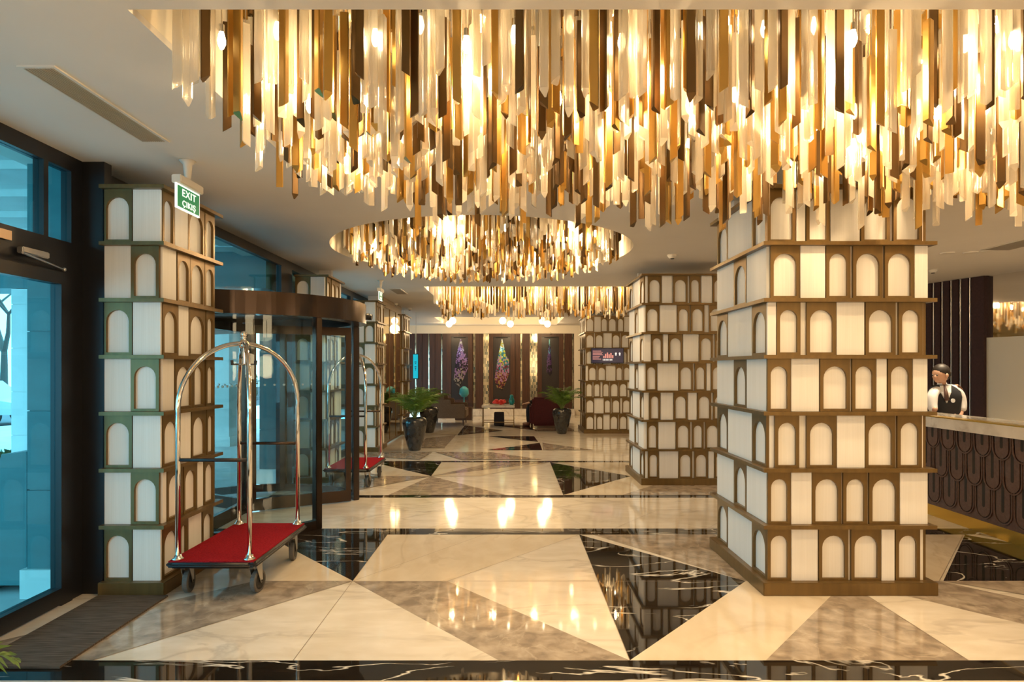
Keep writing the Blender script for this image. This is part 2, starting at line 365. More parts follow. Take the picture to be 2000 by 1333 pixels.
# trees, hedge, fence, car
def tree(x, y, h, seed, label, spread=1.0):
    rnd = random.Random(seed); b = NB()
    def br(p, d, L_, r, lv):
        q_ = p + d*L_; tube(b, [p, (p+q_)/2 + Vector((rnd.uniform(-.05, .05), rnd.uniform(-.05, .05), 0))*L_, q_], [r, r*.8, r*.6], 5, cap=False)
        if lv == 0: return
        for _ in range(3 if lv > 1 else 4):
            e = Vector((rnd.uniform(-1, 1)*spread, rnd.uniform(-1, 1)*spread, rnd.uniform(.25, 1))).normalized()
            br(q_, (d*.5+e).normalized(), L_*rnd.uniform(.6, .8), r*.55, lv-1)
    br(Vector((0, 0, 0)), Vector((0, 0, 1)), h*.3, h*.022, 5)
    o = obj('bare_tree', b, M_bark, loc=(x, y, -.2)); tag(o, label, 'tree', 'bare winter trees across the road')
tree(-19.6, 24.5, 8, 1, 'bare branching winter tree beyond the road, seen through the hinged door')
tree(-17, 38, 8, 2, 'bare winter tree beyond the fence, seen through the revolving door glass')
tree(-26, 60, 10, 3, 'tall bare winter tree farthest beyond the fence by the road')
def leafy(name, x0, x1, y0, y1, z1, n_, seed, label, cat):
    rnd = random.Random(seed); b = NB()
    for _ in range(n_):
        c = Vector((rnd.uniform(x0, x1), rnd.uniform(y0, y1), rnd.uniform(0, z1)))
        u = Vector((rnd.gauss(0, 1), rnd.gauss(0, 1), rnd.gauss(0, 1))).normalized()*.09; v = u.orthogonal().normalized()*.05
        b.faces.new([b.verts.new(c+k) for k in (-u, v, u, -v)])
    o = obj(name, b, M_hedge, loc=(0, 0, -.04)); tag(o, label, cat)
leafy('clipped_hedge', -9.5, -6.7, 8.7, 9.6, .34, 1800, 4, 'low green hedge along the driveway edge outside the door', 'hedge')
leafy('climbing_shrub', -14.0, -13.6, 24, 34, 1.3, 3500, 5, 'shrub growing through the railing outside the revolving door', 'shrub')
t = thing('iron_fence', 'dark iron railing fence outside the revolving door', 'fence', (-13.5, 24, -.1))
b = NB(); [bx(b, -.02, .02, -4, 14, z, z+.05) for z in (.15, .95)]; obj('rail', b, M_dark, t)
b = NB(); [bx(b, -.012, .012, -4+i*.14, -3.98+i*.14, -.05, 1.05) for i in range(128)]; obj('picket', b, M_dark, t)['kind'] = 'stuff'
t = thing('parked_car', 'silver parked car on the road beyond the hinged door', 'car', (-17.2, 20.5, -.2), .1)
body = extr([[(-2.1, .35), (2.1, .35), (2.15, .7), (1.3, .85), (.7, 1.35), (-.9, 1.38), (-1.5, .9), (-2.1, .8)]], 1.7); obj('body', body, mat('car_paint', (.5, .52, .55), .25, .4), t)
g_ = extr([[(-.8, .92), (1.0, .92), (.6, 1.28), (-.75, 1.3)]], 1.74); obj('side_glass', g_, M_dark, t, loc=(0, .02, 0))
for sx in (-1.35, 1.35):
    for sy in (-1.62, -.08): b = NB(); tube(b, [(sx, sy-.12, .33), (sx, sy+.1, .33)], .33, 18); obj('wheel', b, M_black_rubber, t)
M_mattex = noise_col(mat('outdoor_mat', (.07, .08, .09), .95), [(.3, (.04, .05, .06)), (.7, (.11, .12, .13))], nscale=30)
o = obj('outdoor_mat', box(-7.4, -5.0, 5.4, 6.6, -.04, -.025), M_mattex); tag(o, 'dark grey rectangular mat on the paving outside the hinged door', 'mat')

# ------------------------------------------------------------------ left glazing
GX = -2.95
def frame_box(b, y0, y1, z0, z1, x0=GX-.07, x1=GX): bx(b, x0, x1, y0, y1, z0, z1)
bm = NB()
frame_box(bm, .6, 15.0, 2.87, 2.97)                        # head beam
for y0, y1 in ((.6, .8), (4.25, 4.44), (5.15, 5.5), (8.12, 8.52), (9.3, 9.45), (11.6, 11.8)): frame_box(bm, y0, y1, 0, 2.87)
frame_box(bm, .8, 4.25, 2.18, 2.39); frame_box(bm, 4.0, 4.04, 2.39, 2.87); frame_box(bm, 2.4, 2.46, 2.39, 2.87)
frame_box(bm, 5.5, 8.12, 2.26, 2.34)
frame_box(bm, 9.45, 11.6, 0, .1)
bx(bm, -2.95, -2.80, 4.36, 4.44, 0, 2.97)
struct('wall_left', bm, M_dark)
bm = NB()
for y0, y1, z0, z1 in ((.8, 2.4, 2.39, 2.87), (2.46, 4.0, 2.39, 2.87), (4.04, 4.25, 2.39, 2.87)): bx(bm, GX-.04, GX-.03, y0, y1, z0, z1)
struct('window_1', bm, M_glass)
bm = NB(); bx(bm, GX-.04, GX-.03, 5.5, 8.12, 2.34, 2.87); struct('window_2', bm, M_glass)
bm = NB(); bx(bm, GX-.04, GX-.03, 9.45, 11.6, .1, 2.87); struct('window_3', bm, M_glass)
bm = NB(); bx(bm, GX-.04, GX-.03, .8, 2.4, 0, 2.18); struct('window_4', bm, M_glass)
# hinged door
bm = NB()
for y0, y1, z0, z1 in ((2.42, 2.54, 0, 2.18), (4.14, 4.245, 0, 2.18), (2.54, 4.14, 0.01, .115), (2.54, 4.14, 2.10, 2.18)): bx(bm, GX-.06, GX+.012, y0, y1, z0, z1)
d1 = struct('door_1', bm, M_dark)
obj('door_glass', box(GX-.035, GX-.027, 2.54, 4.14, .115, 2.10), M_glass, d1)
obj('closer_body', box(GX+.013, GX+.055, 3.76, 3.98, 2.235, 2.275, .006), M_steel, d1)
b = NB(); tube(b, [(GX+.05, 3.88, 2.235), (GX+.10, 3.70, 2.225)], .008); tube(b, [(GX+.10, 3.70, 2.225), (GX+.03, 4.13, 2.195)], .008); ball(b, (GX+.03, 4.14, 2.195), .014)
obj('closer_arm', b, M_steel, d1)
obj('sign_plate', box(GX+.013, GX+.02, 2.9, 3.72, 2.30, 2.355), mat('brass_plate', (.7, .48, .3), .4, .6), d1)

# ------------------------------------------------------------------ revolving door
RC = (-2.85, 6.83); RR = 1.24
t = thing('revolving_door', 'dark bronze revolving door with curved glass walls between two arch-clad pillars', 'revolving door', (RC[0], RC[1], 0))
def arc(b, r0, r1, a0, a1, z0, z1, n=24):
    for i in range(n):
        u0 = math.radians(a0+(a1-a0)*i/n); u1 = math.radians(a0+(a1-a0)*(i+1)/n)
        p = [(r*math.cos(u), r*math.sin(u)) for r, u in ((r0, u0), (r1, u0), (r1, u1), (r0, u1))]
        lo = [b.verts.new((*k, z0)) for k in p]; hi = [b.verts.new((*k, z1)) for k in p]
        for f in ((0, 1, 2, 3),): b.faces.new([lo[j] for j in f]); b.faces.new([hi[j] for j in f][::-1])
        b.faces.new((lo[1], lo[2], hi[2], hi[1])); b.faces.new((lo[3], lo[0], hi[0], hi[3]))
        if i == 0: b.faces.new((lo[0], lo[1], hi[1], hi[0]))
        if i == n-1: b.faces.new((lo[2], lo[3], hi[3], hi[2]))
    bmesh.ops.remove_doubles(b, verts=b.verts, dist=1e-5)
    return b
b = arc(NB(), RR-.16, RR+.01, 0, 360, 2.04, 2.25, 180); obj('canopy', b, M_bronzedoor, t, smooth=False)
b = NB(); lathe(b, [(RR-.165, 2.16), (RR-.165, 2.20)], 48); obj('canopy_soffit', b, M_dark, t)
for a0, a1 in ((-93, -36), (33, 93), (93, 145), (215, 267)):
    obj('curved_glass', arc(NB(), RR-.045, RR-.035, a0, a1, .09, 2.04, 16), M_clear, t)
    obj('curved_sill', arc(NB(), RR-.07, RR-.01, a0, a1, 0, .09, 16), M_bronzedoor, t)
for a in (-36, 33, 145, 215, -92, 92):
    u = math.radians(a); b = box(-.035, .035, -.035, .035, 0, 2.04, .006)
    o = obj('post', b, M_bronzedoor, t, loc=((RR-.04)*math.cos(u), (RR-.04)*math.sin(u), 0)); o.rotation_euler = (0, 0, u)
for a in (30, 150, 270):
    u = math.radians(a); R1 = RR-.12
    b = NB(); bx(b, .03, R1, -.022, .022, .01, .14); bx(b, .03, R1, -.022, .022, 1.93, 2.02); bx(b, .03, .09, -.022, .022, .14, 1.93); bx(b, R1-.06, R1, -.022, .022, .14, 1.93)
    wg = obj('wing', b, M_bronzedoor, t); wg.rotation_euler = (0, 0, u)
    obj('wing_glass', box(.09, R1-.06, -.005, .005, .14, 1.93), M_clear, wg)
    b = NB()
    for k in range(8): tube(b, [(.18+k*.1, -.008, 1.37), (.18+k*.1, .008, 1.37)], .012, 12)
    obj('marking_dot', b, mat('frosted_dot', (.75, .8, .8), .5), wg)
b = NB(); tube(b, [(0, 0, 0), (0, 0, 2.04)], .045, 16); obj('centre_shaft', b, M_dark, t)
b = NB(); ball(b, (0, 0, 0), .05, s=(1, 1, .75)); tube(b, [(-.03, 0, 0), (.05, 0, -.01)], .035)
obj('sensor', b, M_black_rubber, t, loc=(RR*math.cos(math.radians(18))+.03, RR*math.sin(math.radians(18)), 2.14))

# ------------------------------------------------------------------ arch-clad pillars
ROWH = .388; BASE = .09
_af = {}
def arch_mesh(wd):
    k = round(wd, 3)
    if k in _af: return _af[k]
    h = ROWH-.026; s = .022 if wd > .12 else .018; r = (wd-2*s)/2; zt = h-.052-r; bt = .018
    x0, x1 = 0, wd; polys = [[(x0, 0), (x1, 0), (x1-s, bt), (x0+s, bt)], [(x0, 0), (x0+s, bt), (x0+s, zt), (x0, zt)], [(x1-s, bt), (x1, 0), (x1, zt), (x1-s, zt)]]
    nn = 10; arcp = [(wd/2-r*math.cos(PI*i/nn), zt+r*math.sin(PI*i/nn)) for i in range(nn+1)]
    top = [(wd*i/nn, h) for i in range(nn+1)]
    polys.append([(x0, zt), (x0+s, zt), top[0]]) if False else None
    for i in range(nn): polys.append([arcp[i], arcp[i+1], top[i+1], top[i]])
    polys.append([(x0, zt), arcp[0], top[0]]); polys.append([arcp[-1], (x1, zt), top[-1]])
    b = extr(polys, .020)
    me = bpy.data.meshes.new('arch_frame'); bmesh.ops.recalc_face_normals(b, faces=b.faces); b.to_mesh(me); b.free(); me.materials.append(M_bronze)
    _af[k] = me; return me
_pm = {}
def panel_mesh(wd):
    k = round(wd, 2)
    if k in _pm: return _pm[k]
    b = box(0, k, -.018, 0, 0, ROWH-.026, .0015); me = bpy.data.meshes.new('plain_panel')
    bmesh.ops.recalc_face_normals(b, faces=b.faces); b.to_mesh(me); b.free(); me.materials.append(M_panel); _pm[k] = me; return me
def rand_row(rnd, W, odd):
    out = []; u = .0 if odd else rnd.choice((0, .06))
    if u: out.append(('w', 0, u-.005))
    haswide = False
    while u < W-.03:
        if not haswide and rnd.random() < .4 and u > .1 and W-u > .2:
            d = rnd.choice((.18, .2, .14)); out.append(('w', u+.004, min(W, u+d))); u += d+.004; haswide = True; continue
        d = rnd.choice((.2, .165, .2)); 
        if u+d > W:
            out.append(('w', u+.004, W)); break
        out.append(('A', u, u+d)); u += d + rnd.choice((.012, .015, .05, .02))
    return out
def pillar(x0, x1, y0, y1, label, faces, seed, nrows=7, le=.045):
    """faces: {'front': rows or None, ...}; rows top to bottom."""
    rnd = random.Random(seed)
    t = thing('arch_clad_pillar', label, 'pillar', ((x0+x1)/2, (y0+y1)/2, 0), 0, 'pillars clad in bronze arches and ivory panels')
    a, b_ = (x1-x0)/2, (y1-y0)/2; i_ = .020
    top = BASE+nrows*ROWH
    c = NB(); bx(c, -a+i_, a-i_, -b_+i_, b_-i_, BASE, top); obj('core', c, M_panel, t)
    c = NB(); bx(c, -a+.12, a-.12, b_-.10, b_-.04, top, CEIL_Z-.002); obj('neck', c, M_ceil, t)
    obj('plinth', box(-a-le, a+.045, -b_-.045, b_+.045, 0, BASE, .004), M_bronze, t)
    for r in range(1, nrows+1):
        z = BASE+r*ROWH; e = .04
        obj('ledge', box(-a-le+.005, a+e, -b_-e, b_+e, z-.026, z-.0005), M_bronze, t)
    for fn, rows in faces.items():
        W = x1-x0 if fn in ('front', 'back') else y1-y0
        ang, ox, oy = {'front': (0, -a, -b_+i_), 'back': (PI, a, b_-i_), 'right': (PI/2, a-i_, -b_), 'left': (-PI/2, -a+i_, b_)}[fn]
        for r in range(nrows):
            z = BASE+(nrows-1-r)*ROWH
            row = rows[r] if rows else rand_row(rnd, W, r % 2 == 0)
            for kind, u0, u1 in row:
                u0 = max(u0, 0.0 if fn == 'front' else .022); u1 = min(u1, W - (0 if fn == 'front' else .022))
                if u1-u0 < .05: 
                    if kind == 'w': continue
                me = arch_mesh(u1-u0) if kind == 'A' else panel_mesh(u1-u0-.001)
                o = bpy.data.objects.new('arch_frame' if kind == 'A' else 'plain_panel', me); C.objects.link(o); o.parent = t
                o.rotation_euler = (0, 0, ang)
                o.location = (ox+u0*math.cos(ang), oy+u0*math.sin(ang), z)
    return t
def conv(rows, c0, s): return [[(k, (a-c0)/s, (b-c0)/s) for k, a, b in r] for r in rows]
big_front = conv([
    [('A', 568, 725), ('w', 730, 780), ('A', 785, 915), ('w', 920, 1085), ('A', 1090, 1250), ('A', 1270, 1430)],
    [('A', 585, 748), ('w', 752, 892), ('A', 895, 1030), ('A', 1045, 1210), ('A', 1222, 1385), ('w', 1389, 1461)],
    [('w', 568, 618), ('A', 620, 752), ('A', 787, 950), ('w', 954, 1112), ('A', 1115, 1282), ('A', 1300, 1433)],
    [('A', 568, 697), ('w', 701, 858), ('A', 862, 1028), ('A', 1040, 1172), ('w', 1176, 1235), ('A', 1238, 1375), ('w', 1379, 1461)],
    [('w', 568, 608), ('A', 610, 745), ('A', 787, 952), ('w', 956, 1110), ('A', 1113, 1280), ('A', 1292, 1428)],
    [('A', 570, 697), ('w', 701, 813), ('A', 817, 980), ('A', 990, 1125), ('A', 1135, 1303), ('w', 1307, 1461)],
    [('A', 568, 698), ('w', 702, 852), ('A', 855, 1018), ('A', 1035, 1200), ('w', 1204, 1280), ('A', 1283, 1418)]], 568, 811)
odd = [('A', .02, .27), ('w', .274, .805), ('A', .81, 1.06)]
even = [('w', 0.005, .40), ('A', .41, .67), ('w', .675, 1.095)]
odd = [('A', .03, .29), ('w', .295, .81), ('A', .815, 1.08)]; even = [('w', 0, .43), ('A', .435, .70), ('w', .705, 1.1)]
big_left = [odd, even, odd, even, odd, even, odd]
pillar(1.755, 2.855, 4.36, 5.46, 'large arch-clad pillar nearest the camera, in front of the reception desk', {'front': big_front, 'left': big_left, 'right': None, 'back': None}, 1)
col2 = conv([
    [('A', 178, 258), ('w', 262, 322), ('A', 328, 413), ('A', 425, 490), ('w', 495, 557), ('A', 562, 640)],
    [('A', 165, 245), ('w', 250, 347), ('A', 352, 425), ('A', 432, 512), ('A', 540, 625)],
    [('w', 155, 194), ('A', 198, 265), ('w', 270, 297), ('A', 300, 383), ('w', 387, 478), ('A', 483, 562), ('A', 575, 640)],
    [('A', 165, 232), ('w', 236, 358), ('A', 362, 445), ('A', 455, 522), ('w', 526, 549), ('A', 553, 630)],
    [('w', 155, 183), ('A', 187, 250), ('w', 255, 328), ('A', 332, 412), ('w', 417, 467), ('A', 471, 552), ('A', 565, 640)],
    [('A', 173, 237), ('w', 241, 341), ('A', 345, 428), ('A', 440, 508), ('A', 518, 602)],
    [('A', 178, 242), ('w', 246, 356), ('A', 360, 440), ('A', 453, 533), ('w', 537, 568), ('A', 573, 640)]], 155, 445)
pillar(1.755, 2.855, 8.44, 9.54, 'arch-clad pillar standing directly behind the large nearest one', {'front': col2, 'left': big_left, 'back': None}, 2)
pillar(1.755, 2.855, 15.12, 16.4, 'arch-clad pillar with the small advert screen, beside the right palm', {'front': None, 'left': None}, 3)
# far left ones
def pl(c): # crop pixel on the first left pillar's right face -> depth from its front
    x = c/2.854; return 2.41*F/(1000-x) - 4.36
lrR = [[('A', 895, 975), ('w', 978, 1048), ('A', 1050, 1140), ('A', 1144, 1210)], [('w', 884, 985), ('A', 990, 1060), ('A', 1062, 1140), ('A', 1143, 1213)],
       [('A', 893, 995), ('w', 998, 1052), ('A', 1055, 1145), ('A', 1150, 1213)], [('w', 884, 973), ('A', 977, 1075), ('A', 1077, 1140), ('A', 1150, 1213)],
       [('w', 884, 905), ('A', 908, 1000), ('w', 1003, 1065), ('A', 1070, 1150), ('A', 1153, 1213)], [('w', 884, 930), ('A', 933, 1020), ('A', 1025, 1100), ('w', 1102, 1135), ('A', 1138, 1213)],
       [('A', 893, 1000), ('A', 1003, 1050), ('w', 1055, 1125), ('A', 1128, 1190)]]
lrR = [[(k, max(0, pl(a)), pl(b)) for k, a, b in r] for r in lrR]
lo_ = [('A', .0, .2), ('w', .205, .4)]; le_ = [('w', 0, .19), ('A', .192, .385)]
lf = [lo_, le_, lo_, le_, lo_, le_, lo_]
pillar(-2.81, -2.41, 4.36, 5.17, 'narrow arch-clad pillar beside the hinged door, behind the nearest luggage cart', {'front': lf, 'right': lrR}, 4, le=.008)
pillar(-2.91, -2.49, 8.52, 9.28, 'narrow arch-clad pillar on the far side of the revolving door', {'front': lf, 'right': None}, 5, le=.008)
pillar(-2.93, -2.51, 11.75, 12.5, 'narrow arch-clad pillar behind the far luggage cart', {'front': lf, 'right': None}, 6, le=.008)
pillar(-2.93, -2.51, 14.75, 15.6, 'narrow arch-clad pillar at the far end of the mirrored wall', {'front': lf, 'right': None}, 7, le=.008)
# mirrored wall panel between the two far left pillars
bm = NB(); bx(bm, -2.62, -2.56, 12.56, 14.70, .04, 2.80); wm = struct('wall_left_mirror', bm, M_goldmirror)
bm = NB()
for z in (.04, 2.8, 2.92): bx(bm, -2.565, -2.548, 12.56, 14.70, z-.02, z+.02)
for y in (12.58, 13.27, 13.98, 14.68): bx(bm, -2.565, -2.55, y-.006, y+.006, .04, 2.8)
struct('trim_1', bm, M_bronze)
bm = NB(); bx(bm, -2.66, -2.56, 12.56, 14.70, 2.82, 2.97); struct('wall_left_mirror_head', bm, M_bronze)

# ------------------------------------------------------------------ chandeliers
def prism_mesh(b, x, y, zb, L_, wd, rot, cut, mi):
    k = 3; vs = []
    for j in range(3):
        for da in (-.16, .16):
            a = rot+2*PI*j/3+da; vs.append((wd*.58*math.cos(a), wd*.58*math.sin(a)))
    ca = rot+cut; hi = [b.verts.new((x+p[0], y+p[1], zb+L_)) for p in vs]
    lo = [b.verts.new((x+p[0], y+p[1], zb+(.5+(p[0]*math.cos(ca)+p[1]*math.sin(ca))/wd*.9)*wd*.9)) for p in vs]
    for i in range(6): b.faces.new((lo[i], lo[(i+1)%6], hi[(i+1)%6], hi[i])).material_index = mi
    b.faces.new(lo[::-1]).material_index = mi; b.faces.new(hi).material_index = mi
def hook(b, x, y, z0, z1, mi): bx(b, x-.0015, x+.0015, y-.0015, y+.0015, z0, z1, mi)
MP = [M_clearprism, M_goldprism, M_darkprism, M_steel]
def chandelier(label, origin, spots, seed, bulbs, npart=100, shine=None, plate=None):
    rnd = random.Random(seed)
    t = thing('crystal_chandelier', label, 'chandelier', origin, 0, 'crystal strip chandeliers in ceiling recesses')
    ox, oy, oz = origin
    obj('mirror_plate', plate, M_mirror, t, loc=(-ox, -oy, -oz))
    spots = sorted(spots, key=lambda s: (s[1]**2+s[0]**2*.3)); rest = NB(); n_ = 0
    for (x, y, zb, L_, wd) in spots:
        r = rnd.random(); mi = 0 if r < .50 else (1 if r < .78 else 2)
        rot = rnd.uniform(0, 2*PI); cut = rnd.choice((0, PI/3, PI))
        b = NB() if n_ < npart else rest
        prism_mesh(b, x-ox, y-oy, zb-oz, L_, wd, rot, cut, mi)
        zt = zb+L_
        if zt < PIT_Z-.02: hook(b, x-ox, y-oy, zt-oz, PIT_Z-.001-oz, 3)
        if b is not rest:
            o = obj('glass_prism', b, MP, t); n_ += 1
    if len(rest.verts):
        o = obj('glass_prisms', rest, MP, t); o['kind'] = 'stuff'
    mb = None
    for i, (x, y, z) in enumerate(bulbs):
        if mb is None:
            b = NB(); lathe(b, [(0, -.036), (.008, -.03), (.016, -.012), (.018, .004), (.013, .03), (.009, .042), (0, .043)], 10); bo = obj('bulb', b, M_bulb, t, smooth=True); mb = bo
            b = NB(); tube(b, [(0, 0, .042), (0, 0, .075)], .012); tube(b, [(0, 0, .075), (0, 0, .40)], .003, 5); so = obj('bulb_socket', b, M_chrome, bo); ms = so
        else:
            bo = mb.copy(); C.objects.link(bo); bo.parent = t; so = ms.copy(); C.objects.link(so); so.parent = bo
        bo.location = (x-ox, y-oy, z-oz)
    for (x, y, z, p) in shine:
        ld = bpy.data.lights.new('bulb_light', 'POINT'); ld.energy = p; ld.color = WARM; ld.shadow_soft_size = .05
        lo = bpy.data.objects.new('bulb_light', ld); C.objects.link(lo); lo.parent = t; lo.location = (x-ox, y-oy, z-oz)
    return t
rnd = random.Random(11)
sp = []
nx, ny = 76, 18
for i in range(nx):
    for j in range(ny):
        x = -1.40+i*5.19/(nx-1)+rnd.uniform(-.025, .025); y = 2.66+j*1.60/(ny-1)+rnd.uniform(-.035, .035)
        if rnd.random() < (.12 if x > -1.05 else .5): continue
        ex = min(1, (x+1.55)/1.0); ey = min(1, (y-2.45)/.7)
        low = 2.755-.36*min(1, .25+ex*.75)*min(1, .3+.7*ey)+(.10 if y > 4.0 else 0)
        L_ = rnd.uniform(.42, .60)
        zb = min(low+rnd.random()**.95*.46, 3.22-L_)
        sp.append((x, y, zb, L_, .037))
# a clearer patch where the bulbs show
sp = [s for s in sp if not (1.35 < s[0] < 2.15 and rnd.random() < .45)]
bl = []
for i in range(24):
    for j in range(4):
        bl.append((-1.25+i*.215+rnd.uniform(-.03, .03), 2.80+j*.42+rnd.uniform(-.05, .05), rnd.choice((3.02, 3.06, 2.98)) - (.12 if j in (1, 2) else 0)))
P1 = 58
sh = [(-1.0+i*.8, y, 2.93, P1) for i in range(7) for y in (3.0, 3.9)]
chandelier('huge rectangular chandelier of clear and amber crystal strips, nearest the camera', (1.2, 3.46, PIT_Z), sp, 3, bl, 100, sh,
           plate=box(-1.52, 3.9, 2.51, 4.42, PIT_Z, PIT_Z+.01))
sp = []
for i in range(50):
    for j in range(44):
        x = CX-1.65+i*3.3/49; y = CY-1.65+j*3.3/43; d = math.hypot(x-CX, y-CY)
        if d > 1.62 or rnd.random() < .30: continue
        e = 1-(d/1.64)**2
        L_ = rnd.uniform(.26, .42); low = 2.78-.14*e
        sp.append((x+rnd.uniform(-.02, .02), y+rnd.uniform(-.02, .02), low+rnd.random()*.30, L_, .033))
bl = [(CX+r*math.cos(a), CY+r*math.sin(a), 3.05) for r, m_ in ((.4, 5), (.9, 10), (1.4, 15)) for a in [2*PI*k/m_ for k in range(m_)]]
sh = [(CX+r*math.cos(a), CY+r*math.sin(a), 2.96, 48) for r, m_ in ((.6, 3), (1.3, 6)) for a in [2*PI*k/m_+.3 for k in range(m_)]]
b = NB(); lathe(b, [(CR_, PIT_Z), (CR_, PIT_Z+.01)], 64, CX, CY)
chandelier('round chandelier of crystal strips in the circular ceiling recess', (CX, CY, PIT_Z), sp, 4, bl, 100, sh, plate=b)
sp = []
for i in range(74):
    for j in range(9):
        x = -1.42+i*3.66/73; y = 11.2+j*.25
        if rnd.random() < .3: continue
        L_ = rnd.uniform(.4, .5); wv = .10*math.sin(x*9+j*.6)
        sp.append((x, y+rnd.uniform(-.03, .03), min(2.60+wv+rnd.random()*.14, 3.25-L_), L_, .034))
bl = [(-1.3+i*.31, y, 3.05) for i in range(12) for y in (11.35, 12.2, 13.0)]
sh = [(-1.1+i*.75, y, 2.96, 30) for i in range(5) for y in (11.6, 12.8)]
chandelier('straight-edged far chandelier of crystal strips, behind the round one', (.4, 12.2, PIT_Z), sp, 5, bl, 100, sh, plate=box(-1.53, 2.35, 11.0, 13.4, PIT_Z, PIT_Z+.01))
# globe lamps in the far tray
for k, (x, y) in enumerate(((-1.72, 18.4), (-.27, 18.4), (.88, 18.4), (-1.95, 19.7), (-.05, 19.7), (1.1, 19.7))):
    t = thing('globe_pendant', ('front ' if k < 3 else 'rear ')+('left', 'middle', 'right')[k % 3]+' opal globe pendant in the far ceiling tray, above the lounge', 'pendant lamp', (x, y, 2.93), 0, 'opal globe pendants in the far ceiling tray')
    b = NB(); ball(b, (0, 0, 0), .10, 20); obj('globe', b, M_globe, t, smooth=True)
    b = NB(); tube(b, [(0, 0, .095), (0, 0, .285)], .008); obj('rod', b, M_gold, t)
    ld = bpy.data.lights.new('globe_light', 'POINT'); ld.energy = 15; ld.color = WARM; ld.shadow_soft_size = .14
    lo = bpy.data.objects.new('globe_light', ld); C.objects.link(lo); lo.parent = t; lo.location = (0, 0, -.24)

for (x, y), wh_ in zip(((-1.2, -2.2), (1.6, -2.6), (4.6, -2.2), (6.6, 1.2)), ('beside the glazed wall', 'over the middle of the floor', 'towards the right-hand wall', 'beside the near end of the reception desk')):  # fill lamps added out of view, to brighten pillar fronts and ceiling
    t = thing('globe_pendant', 'added fill-light globe, out of view in the near lobby '+wh_, 'pendant lamp', (x, y, 2.15), 0, 'added fill-light globes over the near lobby')
    b = NB(); ball(b, (0, 0, 0), .17, 20); obj('globe', b, M_globefill, t, smooth=True)
    b = NB(); tube(b, [(0, 0, .16), (0, 0, CEIL_Z-2.15-.001)], .008); obj('rod', b, M_gold, t)
    for dz_ in (-.55, .45):  # fill lights set below and above each added globe
        ld = bpy.data.lights.new('globe_light', 'POINT'); ld.energy = 46 if dz_ < 0 else 34; ld.color = (1, .72, .41); ld.shadow_soft_size = .3
        lo = bpy.data.objects.new('globe_light', ld); C.objects.link(lo); lo.parent = t; lo.location = (.0, 0, dz_)
